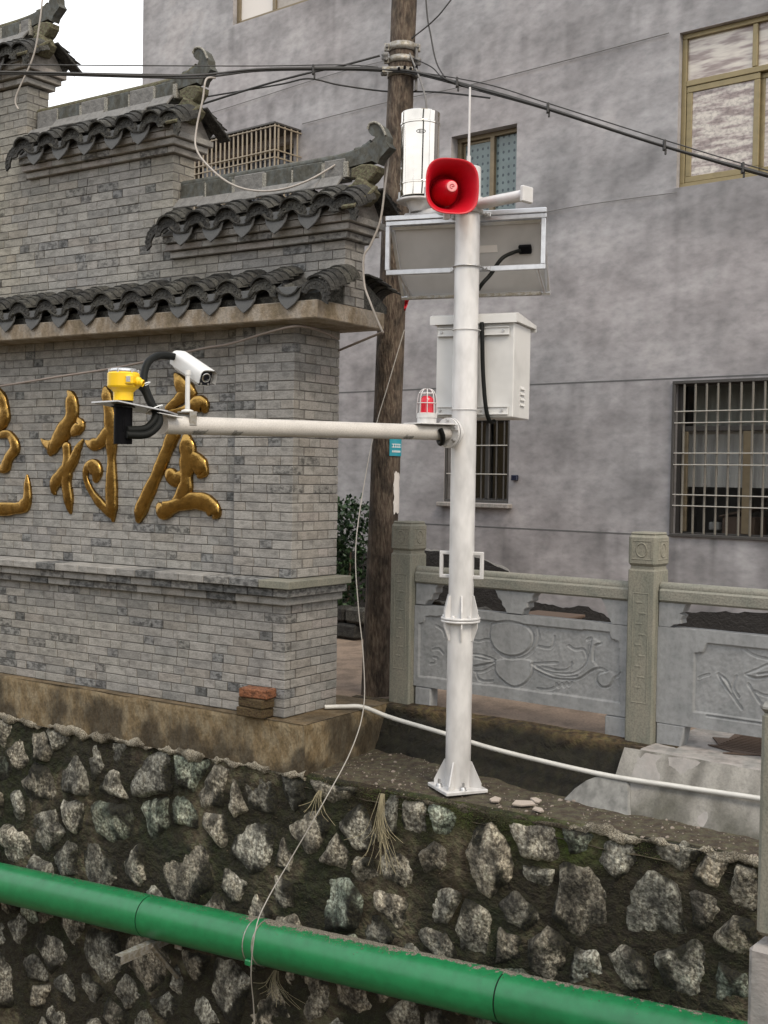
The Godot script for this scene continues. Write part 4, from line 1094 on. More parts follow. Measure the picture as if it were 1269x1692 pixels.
# ---------------------------------------------------------------- carved stone railing
func seg_dist(p: Vector2, l: PackedVector2Array) -> float:
	var d := 1e9
	for i in l.size() - 1:
		var ab := l[i + 1] - l[i]
		var t := clampf((p - l[i]).dot(ab) / ab.length_squared(), 0, 1)
		d = minf(d, (l[i] + ab * t).distance_squared_to(p))
	return sqrt(d)

func dense(a: Array) -> PackedVector2Array:
	var v := []
	for i in range(0, a.size(), 2): v.append(Vector3(a[i], a[i + 1], 0))
	var r := PackedVector2Array()
	for q in smooth_path(v, 4): r.append(Vector2(q.x, q.y))
	return r

func carved_face(x0: float, x1: float, y0: float, y1: float, field: PackedVector2Array, raised: Array, lines: Array, z: float) -> ArrayMesh:
	var ls := []
	for l in lines:
		var d := dense(l); var r := Rect2(d[0], Vector2.ZERO)
		for q in d: r = r.expand(q)
		ls.append([d, r.grow(0.02)])
	var rs := []
	for l in raised: rs.append(dense(l))
	var s := st()
	grid(s, int((x1 - x0) / 0.0058), int((y1 - y0) / 0.0058), func(u, v):
		var p := Vector2(lerpf(x0, x1, u), lerpf(y0, y1, v))
		var h := 0.0
		if Geometry2D.is_point_in_polygon(p, field):
			h = -0.016
			var inside := false
			for r in rs:
				if Geometry2D.is_point_in_polygon(p, r): inside = true
			if inside: h = -0.008
			else: h += 0.0022 * fine.get_noise_2d(p.x * 2600.0, p.y * 2600.0)
		for l in ls:
			if l[1].has_point(p):
				var d := seg_dist(p, l[0])
				if d < 0.01: h -= 0.011 * (1.0 - d / 0.01)
				elif d < 0.016: h += 0.0015
		return Vector3(p.x, p.y, z + h))
	return done(s)

func rail_post(x: float, label: String) -> void:
	var t := thing("stone_post", label, "railing post", frame(RAIL_AT, RAIL_TURN) * Vector3(x, 0, -0.1), RAIL_TURN, "square stone posts of the carved railing")
	var s := st(); box(s, Vector3(0, 0.56, 0), Vector3(0.2, 1.16, 0.2), 0.012); mk("shaft", s, M.stone_post, t)
	s = st(); box(s, Vector3(0, 1.147, 0), Vector3(0.175, 0.022, 0.175), 0.004); mk("neck", s, M.stone_post, t)
	s = st(); box(s, Vector3(0, 1.262, 0), Vector3(0.206, 0.21, 0.206), 0.02)
	box(s, Vector3(0, 1.372, 0), Vector3(0.18, 0.02, 0.18), 0.009); var cap := mk("cap", s, M.stone_post, t)
	# incised key-pattern panels and a roundel on the faces of the cap, a long one on the shaft
	for turn in [0.0, 90.0]:
		s = st()
		var b := Transform3D(Basis(Vector3.UP, deg_to_rad(turn)), Vector3.ZERO)
		for e in [[0.0, 1.205, 0.15, 0.007], [0.0, 1.325, 0.15, 0.007]]: box(s, Vector3(e[0], e[1], 0.103), Vector3(e[2], e[3], 0.006), 0.002, b)
		for e in [-0.07, 0.07]: box(s, Vector3(e, 1.265, 0.103), Vector3(0.007, 0.113, 0.006), 0.002, b)
		var ring := []
		for k in 17: ring.append(Vector3(0.038 * cos(TAU * k / 16.0), 1.265 + 0.045 * sin(TAU * k / 16.0), 0.103))
		tube(s, smooth_path([b * ring[0], b * ring[2], b * ring[4], b * ring[6], b * ring[8], b * ring[10], b * ring[12], b * ring[14], b * ring[16]], 3), 0.005, 5)
		mk("cap_carving", s, M.stone_post, cap)
		s = st()
		for e in [-0.055, 0.055]: box(s, Vector3(e, 0.62, 0.1), Vector3(0.006, 0.72, 0.005), 0.002, b)
		for e in [0.26, 0.98]: box(s, Vector3(0, e, 0.1), Vector3(0.116, 0.006, 0.005), 0.002, b)
		for k in 9: box(s, Vector3(0.012 * (1 if k % 2 else -1), 0.36 + k * 0.07, 0.1), Vector3(0.05, 0.012, 0.005), 0.002, b)
		mk("shaft_carving", s, M.stone_post, t)

func build_railing() -> void:
	rail_post(-2.05, "square stone railing post next to the utility pole")
	rail_post(-0.055, "square stone railing post between the two carved panels")
	# left bay
	var at := frame(RAIL_AT, RAIL_TURN)
	var t := thing("railing_bay", "stone railing bay carved with a lotus behind the white pole", "stone railing", at * Vector3(-1.05, 0, 0), RAIL_TURN, "carved bays of the stone railing")
	var o := Transform3D(Basis(), Vector3(1.05, 0, 0))
	var s := st()
	box(s, Vector3(-1.053, 0.963, -0.1), Vector3(1.79, 0.085, 0.13), 0.012)
	tube(s, PackedVector3Array([Vector3(-1.945, 1.013, -0.09), Vector3(-0.16, 1.013, -0.09)]), 0.035, 12, false)
	mk("top_rail", s, M.stone_rail, t, o)
	var field := pv([-1.905, 0.215, -1.902, 0.613, -1.865, 0.625, -1.848, 0.674, -1.61, 0.69, -0.838, 0.69, -0.308, 0.696, -0.295, 0.655, -0.235, 0.64, -0.215, 0.233])
	var flower := [[-1.260,0.662,-1.274,0.589,-1.247,0.512,-1.180,0.464,-1.087,0.450,-0.996,0.475,-0.925,0.537,-0.908,0.609,-0.946,0.667,-1.019,0.692,-1.15,0.695,-1.260,0.662],
		[-1.217,0.404,-1.220,0.325,-1.157,0.269,-1.064,0.233,-0.973,0.267,-0.911,0.344,-0.904,0.423,-0.977,0.443,-1.142,0.425,-1.217,0.404],
		[-1.412,0.428,-1.331,0.427,-1.226,0.403,-1.292,0.372,-1.396,0.345,-1.44,0.385,-1.412,0.428],
		[-0.913,0.414,-0.796,0.373,-0.690,0.370,-0.586,0.382,-0.502,0.437,-0.478,0.500,-0.448,0.638,-0.372,0.612,-0.414,0.596,-0.428,0.49,-0.385,0.443,-0.451,0.413,-0.534,0.355,-0.637,0.338,-0.759,0.339,-0.894,0.377,-0.913,0.414],
		[-0.335,0.426,-0.384,0.405,-0.399,0.359,-0.357,0.319,-0.299,0.333,-0.268,0.389,-0.29,0.43,-0.335,0.426]]
	var lines := [flower[0], [-1.238,0.498,-1.142,0.436,-1.013,0.445,-0.915,0.499,-0.863,0.598,-0.874,0.674], [-1.22,0.404,-1.220,0.325,-1.157,0.269,-1.064,0.233,-0.973,0.267,-0.911,0.344,-0.904,0.423],
		[-1.412,0.428,-1.331,0.427,-1.226,0.403,-1.292,0.372,-1.396,0.345], [-0.913,0.414,-0.796,0.373,-0.690,0.370,-0.586,0.382,-0.502,0.437,-0.478,0.500,-0.505,0.557,-0.573,0.550,-0.625,0.572],
		[-0.894,0.377,-0.759,0.339,-0.637,0.338,-0.534,0.355,-0.451,0.413,-0.385,0.443,-0.326,0.427], [-0.904,0.415,-0.779,0.434,-0.709,0.444], [-0.832,0.403,-0.708,0.391,-0.621,0.408,-0.597,0.457], [-0.88,0.395,-0.75,0.357,-0.64,0.354,-0.55,0.372],
		[-0.335,0.426,-0.384,0.405,-0.399,0.359,-0.357,0.319,-0.299,0.333,-0.268,0.389,-0.236,0.408,-0.220,0.432], [-0.478,0.485,-0.455,0.577,-0.448,0.638,-0.481,0.627], [-0.428,0.490,-0.429,0.550,-0.414,0.596,-0.372,0.612],
		[-0.871,0.543,-0.764,0.543,-0.736,0.625], [-0.864,0.245,-0.793,0.247,-0.731,0.266,-0.715,0.298,-0.696,0.274,-0.671,0.303,-0.653,0.283,-0.633,0.313,-0.615,0.295,-0.594,0.320],
		[-1.420,0.535,-1.368,0.529,-1.315,0.546,-1.267,0.550], [-1.386,0.290,-1.365,0.252,-1.308,0.243,-1.241,0.254], [-1.785,0.425,-1.725,0.435,-1.684,0.403], [-1.803,0.316,-1.753,0.330,-1.739,0.364,-1.774,0.369], [-1.759,0.609,-1.698,0.582,-1.676,0.535], [-1.234,0.363,-1.328,0.312,-1.405,0.304], [-1.4,0.41,-1.32,0.405,-1.24,0.4], [-1.62,0.3,-1.55,0.34,-1.5,0.45,-1.52,0.55]]
	part("carved_face", carved_face(-1.948, -0.157, 0.14, 0.752, field, flower, lines, -0.05), M.stone_panel, t, o)
	s = st()
	box(s, Vector3(-1.053, 0.446, -0.115), Vector3(1.788, 0.61, 0.09), 0.004)
	mk("panel", s, M.stone_panel, t, o)
	for e in [[pv([-1.945, 0.755, -1.86, 0.755, -1.83, 0.79, -1.8, 0.8, -1.785, 0.84, -1.76, 0.855, -1.76, 0.89, -1.735, 0.918, -1.945, 0.918]), 0], [pv([-1.13, 0.755, -1.0, 0.755, -0.985, 0.79, -0.955, 0.81, -0.955, 0.84, -0.92, 0.86, -0.92, 0.885, -0.895, 0.918, -1.235, 0.918, -1.215, 0.885, -1.205, 0.86, -1.175, 0.84, -1.17, 0.81, -1.145, 0.79]), 1], [pv([-0.16, 0.755, -0.29, 0.755, -0.31, 0.79, -0.325, 0.83, -0.34, 0.86, -0.355, 0.89, -0.375, 0.918, -0.16, 0.918]), 2]]:
		s = st(); prism(s, e[0], -0.145, -0.055, 0.006); mk("cloud_bracket", s, M.stone_panel, t, o)
	for e in [[-1.86, 0.15], [-0.245, 0.165]]:
		s = st(); box(s, Vector3(e[0], 0.06, -0.1), Vector3(e[1], 0.15, 0.1), 0.01); mk("foot", s, M.stone_panel, t, o)
	# right bay
	t = thing("railing_bay", "stone railing bay with a carved bird, cut off by the right edge", "stone railing", at * Vector3(1.0, 0, 0), RAIL_TURN, "carved bays of the stone railing")
	o = Transform3D(Basis(), Vector3(-1.0, 0, 0))
	s = st()
	box(s, Vector3(1.0, 0.975, -0.1), Vector3(1.9, 0.085, 0.13), 0.012)
	tube(s, PackedVector3Array([Vector3(0.05, 1.025, -0.09), Vector3(1.95, 1.025, -0.09)]), 0.035, 12, false)
	mk("top_rail", s, M.stone_rail, t, o)
	field = pv([0.305, 0.24, 0.305, 0.62, 0.36, 0.63, 0.385, 0.69, 1.6, 0.70, 1.62, 0.63, 1.68, 0.62, 1.68, 0.24])
	var wing := [[0.64, 0.52, 0.7, 0.505, 0.78, 0.52, 0.9, 0.56, 0.95, 0.6, 0.8, 0.6, 0.72, 0.56, 0.64, 0.52], [0.46, 0.5, 0.5, 0.44, 0.56, 0.37, 0.62, 0.3, 0.57, 0.36, 0.52, 0.46, 0.46, 0.5]]
	part("carved_face", carved_face(0.047, 1.95, 0.14, 0.77, field, wing, [wing[0], wing[1], [0.58, 0.5, 0.56, 0.43, 0.6, 0.37], [0.33, 0.46, 0.37, 0.48, 0.4, 0.49], [0.62, 0.68, 0.7, 0.64, 0.8, 0.63], [0.72, 0.53, 0.8, 0.55, 0.88, 0.57], [0.7, 0.42, 0.78, 0.4, 0.85, 0.43], [0.66, 0.46, 0.74, 0.35, 0.8, 0.33], [0.4, 0.229, 0.7, 0.228, 1.5, 0.23]], -0.05), M.stone_panel, t, o)
	s = st(); box(s, Vector3(1.0, 0.455, -0.115), Vector3(1.9, 0.63, 0.09), 0.004); mk("panel", s, M.stone_panel, t, o)
	s = st(); prism(s, pv([0.05, 0.772, 0.13, 0.772, 0.155, 0.79, 0.205, 0.8, 0.2, 0.825, 0.215, 0.85, 0.19, 0.865, 0.215, 0.875, 0.235, 0.93, 0.05, 0.93]), -0.145, -0.055, 0.006); mk("cloud_bracket", s, M.stone_panel, t, o)
	s = st(); prism(s, pv([0.05, -0.015, 0.215, -0.015, 0.235, 0.05, 0.25, 0.138, 0.05, 0.138]), -0.15, -0.05, 0.008); mk("foot", s, M.stone_panel, t, o)
	# the near post at the edge of the view
	t = thing("near_stone_post", "pale stone post close by at the right edge of the photo", "stone post", Vector3(1.855, -3.4, -5.45), RAIL_TURN)
	s = st(); box(s, Vector3(0, 3.92, 0), Vector3(0.2, 1.02, 0.2), 0.02); mk("shaft", s, M.stone_post, t)
	s = st(); box(s, Vector3(0, 4.45, 0), Vector3(0.215, 0.05, 0.215), 0.02); mk("cap", s, M.smooth_cement, t)
	s = st(); box(s, Vector3(0, 1.68, 0), Vector3(0.245, 3.37, 0.245), 0.02); mk("pedestal", s, M.slab, t)
	# behind the railing
	t = thing("floor_mat", "ragged brown ribbed mat on the pale slab under the railing", "mat", at * Vector3(0.5, 0.004, -0.35), RAIL_TURN)
	s = st()
	var flat := Transform3D(Basis(Vector3(1, 0, 0), Vector3(0, 0, -1), Vector3(0, 1, 0)), Vector3.ZERO)
	prism(s, pv([-0.16, -0.14, -0.1, -0.1, -0.23, 0.1, -0.13, 0.13, -0.16, 0.32, 0.6, 0.5, 0.6, -0.2, 0.2, -0.2, 0.12, -0.26, 0.01, -0.3, 0.06, -0.23]), 0.0, 0.006, 0.0, flat)
	var mt := mk("sheet", s, M.mat_brown, t)
	for k in 14:
		s = st(); box(s, Vector3(0.24, 0.008, 0.16 - k * 0.045), Vector3(0.68, 0.008, 0.016), 0.003); mk("rib", s, M.mat_brown, mt)
	t = thing("tile_stack", "stack of dark roof tiles behind the left railing bay", "tile stack", frame(Vector3(0.75, 0.33, -10.35), RAIL_TURN).origin, RAIL_TURN)
	var pl := plate_mesh(0.12, 1.0, 0.16, 0.011, 6)
	for r in 7:
		for k in 9 - (r / 3):
			part("tile", pl, M.tiles[(r + k) % 4], t, Transform3D(Basis(Vector3.UP, rng.randf_range(-0.1, 0.1)) * Basis(Vector3.RIGHT, rng.randf_range(-0.15, 0.15)), Vector3(-0.75 + k * 0.155 + rng.randf_range(-0.02, 0.02), -0.08 + r * 0.1, rng.randf_range(-0.05, 0.05))))
	t = thing("crate", "flat brown box beside the tile stack behind the railing", "box", Vector3(1.4, 0.33, -10.0), RAIL_TURN)
	s = st(); box(s, Vector3(0, 0.3, 0), Vector3(0.42, 0.58, 0.3), 0.01); mk("body", s, M.box_brown, t)
	s = st(); box(s, Vector3(0, 0.6, 0), Vector3(0.46, 0.025, 0.33), 0.006); mk("lid", s, M.mat_brown, t)

# ---------------------------------------------------------------- hedge
func build_hedge() -> void:
	var t := thing("hedge", "dark green hedge seen between the brick pillar and the utility pole", "hedge", Vector3(-0.85, 0.33, -13.5), -40.0)
	var lf := st()
	for q in [[0.0, 0.0], [1.57, 0.2]]:
		tri(lf, Vector3(0, 0, 0), Vector3(0.35, 0.5, 0.1), Vector3(0, 1, 0)); tri(lf, Vector3(0, 0, 0), Vector3(0, 1, 0), Vector3(-0.35, 0.5, 0.1))
	var leaf := done(lf)
	for c in 3:
		var mm := MultiMesh.new()
		mm.transform_format = MultiMesh.TRANSFORM_3D; mm.mesh = leaf
		mm.instance_count = 2800
		for i in 2800:
			var p := Vector3(rng.randf_range(-1.0, 0.75), rng.randf_range(0.3, 1.42), rng.randf_range(-0.4, 0.35))
			p.y += 0.12 * fnl.get_noise_2d(p.x * 120.0, p.z * 120.0)
			p.z += 0.12 * fnl.get_noise_2d(p.x * 150.0, p.y * 150.0)
			var b := Basis.from_euler(Vector3(rng.randf_range(-1, 1.4), rng.randf_range(0, TAU), rng.randf_range(-1, 1)))
			mm.set_instance_transform(i, Transform3D(b.scaled(Vector3.ONE * rng.randf_range(0.035, 0.075)), p))
		var mi := MultiMeshInstance3D.new()
		mi.name = "foliage"; mi.multimesh = mm; mi.material_override = M.leaves[c]; mi.set_meta("kind", "stuff")
		t.add_child(mi, true)
	var s := st()
	for k in 9: rod(s, Vector3(-1.0 + k * 0.2, 0.05, 0), Vector3(-1.0 + k * 0.2 + rng.randf_range(-0.1, 0.1), 0.9, 0), 0.018, 6, 0.01)
	mk("stems", s, M.bark, t)
	t = thing("planter_wall", "low dark stone kerb under the hedge", "kerb", Vector3(-0.75, 0.33, -13.2), -40.0)
	for r in 2:
		for k in 7:
			s = st(); box(s, Vector3(-1.2 + k * 0.3 + r * 0.12, 0.09 + r * 0.17, 0.05), Vector3(0.285, 0.16, 0.2), 0.025); mk("stone", s, M.tiles[(k + r) % 4], t)

# ---------------------------------------------------------------- utility pole and cables
func build_utility_pole() -> void:
	var base := Vector3(-0.037, 0.3, -9.56)
	var t := thing("utility_pole", "weathered brown wooden utility pole with grey bands near the top", "utility pole", base)
	var axis := func(y: float) -> Vector3: return Vector3(0.0241 * (y - 0.34), y - 0.3, 0.0)
	var s := st()
	var pts := PackedVector3Array(); var rr := []
	for k in 40:
		var y := 0.3 + k * 0.2
		var c: Vector3 = axis.call(y)
		pts.append(c); rr.append(lerpf(0.122, 0.088, k / 39.0) + 0.004 * fine.get_noise_2d(y * 90.0, 7.0))
	tube(s, pts, rr, 20)
	mk("shaft", s, M.bark, t)
	for e in [[5.40, 0.03], [5.30, 0.025]]:
		s = st()
		var c: Vector3 = axis.call(e[0])
		lathe(s, [Vector2(0.104, -e[1]), Vector2(0.108, -e[1]), Vector2(0.108, e[1]), Vector2(0.1, e[1])], 24, Transform3D(Basis(), c))
		for k in [-1.0, 1.0]: box(s, c + Vector3(0.118 * k, 0, 0.02), Vector3(0.045, e[1] * 2, 0.03), 0.004)
		var band := mk("band", s, M.old_steel, t)
		s = st(); rod(s, c + Vector3(0.12, 0, 0.02), c + Vector3(0.12, 0, 0.07), 0.012, 8); rod(s, c + Vector3(-0.12, 0, 0.02), c + Vector3(-0.12, 0, 0.07), 0.012, 8); mk("bolt", s, M.cable_grey, band)
	s = st()
	var c2: Vector3 = axis.call(5.2)
	lathe(s, [Vector2(0.104, -0.03), Vector2(0.109, -0.03), Vector2(0.109, 0.03), Vector2(0.1, 0.03)], 24, Transform3D(Basis(), c2))
	box(s, c2 + Vector3(-0.03, 0, 0.115), Vector3(0.24, 0.045, 0.012), 0.003)
	var br := mk("cable_bracket", s, M.old_steel, t)
	for k in 4:
		s = st(); rod(s, c2 + Vector3(-0.02 + 0.045 * k, 0.012 * (k % 2), 0.118), c2 + Vector3(-0.02 + 0.045 * k, 0.012 * (k % 2), 0.15), 0.011, 8); mk("bolt", s, M.black, br)
	for e in [Vector3(-0.135, 0.0, 0.05), Vector3(0.125, 0.08, 0.06), Vector3(0.12, -0.02, 0.08), Vector3(-0.13, 0.12, 0.05)]:
		s = st()
		lathe(s, [Vector2(0.0, -0.03), Vector2(0.022, -0.028), Vector2(0.03, -0.01), Vector2(0.02, 0.0), Vector2(0.03, 0.012), Vector2(0.02, 0.03), Vector2(0.0, 0.032)], 14, Transform3D(Basis(Vector3.RIGHT, 0.4), c2 + e))
		mk("insulator", s, M.cable_grey, t)
	s = st(); rod(s, c2 + Vector3(0.115, 0.2, 0.05), c2 + Vector3(0.115, -0.14, 0.06), 0.012, 8); mk("down_lead", s, M.cable_grey, t)
	# teal plate wrapped round the pole
	var g := thing("pole_sign", "small teal plate with white print strapped to the utility pole", "sign", Vector3(0.018, 2.345, -9.56))
	s = st()
	s.set_smooth_group(0)
	for k in 10:
		var a := deg_to_rad(lerpf(8, 68, k / 10.0)); var b := deg_to_rad(lerpf(8, 68, (k + 1) / 10.0))
		quad(s, Vector3(sin(a) * 0.119, -0.125, cos(a) * 0.119), Vector3(sin(b) * 0.119, -0.125, cos(b) * 0.119), Vector3(sin(b) * 0.119, 0.125, cos(b) * 0.119), Vector3(sin(a) * 0.119, 0.125, cos(a) * 0.119))
	mk("plate", s, M.teal, g)
	for e in [[0.07, 0.03, 4, 0.02], [-0.045, 0.03, 4, 0.03], [-0.09, 0.012, 7, 0.012]]:
		for k in e[2]:
			s = st()
			var a := deg_to_rad(lerpf(18, 58, (k + 0.5) / e[2]))
			var b := Transform3D(Basis(Vector3.UP, a), Vector3(sin(a) * 0.1205, e[0], cos(a) * 0.1205))
			box(s, Vector3(0, e[3] * 0.4, 0), Vector3(e[3] * 0.8, 0.005, 0.002), 0.0, b); box(s, Vector3(0, -e[3] * 0.35, 0), Vector3(e[3] * 0.9, 0.005, 0.002), 0.0, b); box(s, Vector3(0, 0, 0.001), Vector3(0.005, e[3], 0.002), 0.0, b)
			mk("print", s, M.print_white, g)
	g = thing("paper_scrap", "torn white paper pasted on the utility pole above the railing", "paper", Vector3(-0.0, 1.93, -9.56))
	s = st()
	grid(s, 8, 14, func(u, v):
		var a := deg_to_rad(lerpf(38, 80, u) + 9.0 * fine.get_noise_2d(v * 500.0, u * 300.0))
		return Vector3(sin(a) * 0.12, lerpf(-0.16, 0.16, v) + 0.05 * fine.get_noise_2d(u * 400.0, 80.0), cos(a) * 0.12))
	mk("sheet", s, M.paper, g)
	g = thing("red_ribbon", "scrap of red ribbon tied to the utility pole below the solar panel", "ribbon", Vector3(0.135, 3.4, -9.46))
	s = st()
	grid(s, 4, 14, func(u, v): return Vector3(lerpf(0.018, -0.012, u) * (0.4 + v * 0.8) + 0.016 * v, lerpf(-0.05, 0.045, v), 0.02 * sin(v * 9.0) + 0.012 * sin(u * 6.0)))
	mk("strip", s, M.red, g)

func wire(called: String, label: String, category: String, pts: Array, r: float, m: Material, group := "") -> Node3D:
	var c: Vector3 = pts[0]
	var t := thing(called, label, category, c, 0.0, group)
	var p := []
	for q in pts: p.append(q - c)
	var s := st()
	tube(s, smooth_path(p, 8), r, 8)
	mk("strand", s, m, t)
	return t

func build_cables() -> void:
	var at := p3([-4.2,4.65,-8.1, -2.749,4.850,-8.600, -1.853,4.974,-9.000, -1.439,5.045,-9.200, -1.000,5.147,-9.350, -0.403,5.199,-9.450, -0.029,5.196,-9.45, 0.204,5.155,-9.4, 0.703,4.971,-9.2, 1.158,4.783,-9.0, 1.922,4.449,-8.7, 2.606,4.173,-8.4, 3.6,3.8,-8.0])
	var t := thing("cable_bundle", "thick bundle of black cables running past the utility pole across the whole view", "cable", at[0])
	for k in 4:
		var p := []
		for i in at.size():
			var q: Vector3 = at[i]
			p.append(q - at[0] + Vector3(0.0, 0.008 * [1, -1, 0.2, -0.4][k] + 0.011 * fine.get_noise_2d(i * 90.0, k * 50.0), 0.009 * [0.3, 0.1, 1, -1][k]))
		var s := st(); tube(s, smooth_path(p, 10), 0.0075, 7); mk("strand", s, M.cable, t)
	for e in [[1.158, 4.79, -9.0], [1.95, 4.445, -8.68], [2.45, 4.24, -8.47], [0.5, 5.05, -9.26], [-0.6, 5.18, -9.42]]:
		var s := st()
		box(s, Vector3(e[0], e[1] + 0.0, e[2]) - at[0], Vector3(0.018, 0.075, 0.04), 0.004)
		box(s, Vector3(e[0] + 0.01, e[1] - 0.045, e[2]) - at[0], Vector3(0.014, 0.045, 0.014), 0.003)
		mk("cable_clip", s, M.cable, t)
	wire("messenger_wire", "thin wire running just above the cable bundle left of the utility pole", "wire", p3([-4.2,4.72,-8.1, -2.750,4.909,-8.6, -1.133,5.160,-9.3, -0.404,5.231,-9.45, -0.10,5.235,-9.5]), 0.0045, M.cable)
	wire("messenger_wire", "thin wire running just above the cable bundle right of the utility pole", "wire", p3([0.10,5.2,-9.45, 0.702,5.025,-9.2, 1.179,4.819,-9.0, 1.964,4.484,-8.7, 2.605,4.206,-8.4, 3.6,3.84,-8.0]), 0.0045, M.cable)
	wire("black_cable", "black cable rising from the middle roof end to the pole band", "cable", p3([-1.62,5.0,-9.85, -1.084,5.124,-9.7, -0.694,5.202,-9.6, -0.408,5.251,-9.55, -0.09,5.33,-9.52]), 0.009, M.cable)
	wire("black_cable", "thinner black cable dipping below the bundle behind the utility pole", "cable", p3([-1.482,5.077,-9.8, -0.892,5.151,-9.7, -0.649,5.186,-9.65, -0.408,5.150,-9.68, -0.028,5.118,-9.72, 0.346,5.019,-9.4, 0.749,4.918,-9.2]), 0.007, M.cable)
	wire("drop_wire", "dark wire dropping from the top edge into the bundle right of the pole", "wire", p3([0.23,6.6,-9.6, 0.262,5.755,-9.5, 0.303,5.460,-9.45, 0.351,5.236,-9.4, 0.433,5.067,-9.3]), 0.006, M.cable)
	wire("drop_wire", "dark wire slanting from the pole band up to the top edge", "wire", p3([0.9,6.3,-9.3, 0.450,5.720,-9.4, 0.315,5.575,-9.45, 0.13,5.44,-9.5]), 0.006, M.cable)
	wire("drop_wire", "grey twisted wire hanging from the pole band towards the steel cylinder", "wire", p3([0.13,5.371,-9.5, 0.237,5.057,-9.35, 0.275,4.859,-9.3, 0.28,4.6,-9.35]), 0.007, M.cable_grey)
	wire("drop_wire", "short looping wire from the pole band into the bundle", "wire", p3([0.12,5.326,-9.5, 0.305,5.212,-9.4, 0.410,5.089,-9.3, 0.657,4.971,-9.2]), 0.005, M.cable)
	var hb := frame(HOUSE_AT, HOUSE_TURN)
	wire("facade_wire", "thin wire along the grey facade from the barred cage towards the upper right window", "wire", [hb * Vector3(-5.08, 4.89, 0.03), hb * Vector3(-3.71, 4.9, 0.04), hb * Vector3(-2.33, 4.875, 0.03), hb * Vector3(-0.12, 4.915, 0.03)], 0.006, M.cable_grey)
	wire("facade_wire", "thin wire along the grey facade below the steep line at the top left", "wire", [hb * Vector3(-8.1, 5.3, 0.03), hb * Vector3(-6.6, 5.33, 0.03), hb * Vector3(-4.6, 5.4, 0.03), hb * Vector3(-3.3, 5.38, 0.03)], 0.005, M.cable_grey)
	wire("facade_wire", "thin wire along the grey facade right of the solar panel", "wire", [hb * Vector3(-3.6, 3.2, 0.03), hb * Vector3(-1.478, 3.354, 0.03), hb * Vector3(0.0, 3.353, 0.03)], 0.005, M.cable_grey)
	wire("white_hose", "pale hose looping from the middle roof end down to the lower roof end", "hose", p3([-1.33,5.05,-9.25, -1.378,4.996,-9.12, -1.399,4.840,-9.1, -1.441,4.638,-9.1, -1.436,4.468,-9.05, -1.326,4.311,-8.95, -1.156,4.167,-8.85, -0.968,4.094,-8.75, -0.764,4.083,-8.65, -0.569,4.138,-8.6, -0.378,4.251,-8.6, -0.27,4.32,-8.58, -0.17,4.37,-8.55, -0.09,4.42,-8.5, -0.03,4.40,-8.46]), 0.0075, M.hose)
	wire("white_hose", "pale hose hanging from the lower roof end to the eave slab corner", "hose", p3([-0.03,4.37,-8.55, -0.005,4.331,-8.5, -0.030,4.060,-8.45, -0.059,3.820,-8.4, -0.123,3.653,-8.4, -0.168,3.569,-8.4, -0.161,3.383,-8.4, -0.116,3.244,-8.3, -0.073,3.142,-8.3, -0.030,3.048,-8.3]), 0.008, M.hose)
	wire("white_hose", "short pale hose hanging down the gable of the top roof", "hose", [Vector3(-2.82, 5.95, -9.9), Vector3(-2.84, 5.68, -9.88), Vector3(-2.9, 5.4, -9.9), Vector3(-3.05, 5.1, -9.95), Vector3(-3.03, 5.0, -9.95)], 0.007, M.hose)
	wire("brown_conduit", "thin conduit strung across the brick panel under the eave", "conduit", p3([-4.3,2.70,-11.0, -3.244,2.765,-10.2, -2.602,2.816,-9.7, -2.054,2.875,-9.4, -1.377,2.975,-8.95, -1.135,3.002,-8.8, -0.848,3.056,-8.55, -0.630,3.085,-8.38, -0.49,3.083,-8.55, -0.355,3.050,-8.8]), 0.009, M.hose_dark)
	wire("brown_conduit", "short dark conduit from the pillar to the eave slab corner", "conduit", p3([-0.349,2.977,-8.9, -0.026,3.050,-8.33]), 0.009, M.hose_dark)
	var c := wire("thin_cord", "thin grey cord hanging from the utility pole down over the green pipe", "cord", p3([0.133,3.183,-9.3, 0.010,2.735,-9.2, -0.067,2.454,-9.1, -0.134,2.089,-8.8, -0.194,1.577,-8.5, -0.169,1.162,-8.4, -0.129,0.831,-8.35, -0.118,0.474,-8.28, -0.196,0.212,-8.1, -0.363,-0.072,-7.85, -0.575,-0.454,-7.85, -0.721,-0.701,-7.75, -0.766,-0.804,-7.55, -0.800,-1.118,-7.62, -0.804,-1.574,-7.9, -0.8,-2.6,-8.0]), 0.0038, M.cord)

# ---------------------------------------------------------------- the white monitoring pole and what it carries
func ring_plates(s: SurfaceTool, y: float, up: bool, r_in: float, r_out: float, h: float, count: int, turn: float) -> void:
	for k in count:
		var b := Transform3D(Basis(Vector3.UP, turn + TAU * k / count), Vector3(0, y, 0))
		var sg := 1.0 if up else -1.0
		prism(s, pv([r_in - 0.01, 0, r_out, 0, r_out, h * 0.28 * sg, r_in + 0.012, h * sg, r_in - 0.01, h * sg]), -0.005, 0.005, 0.0, b)

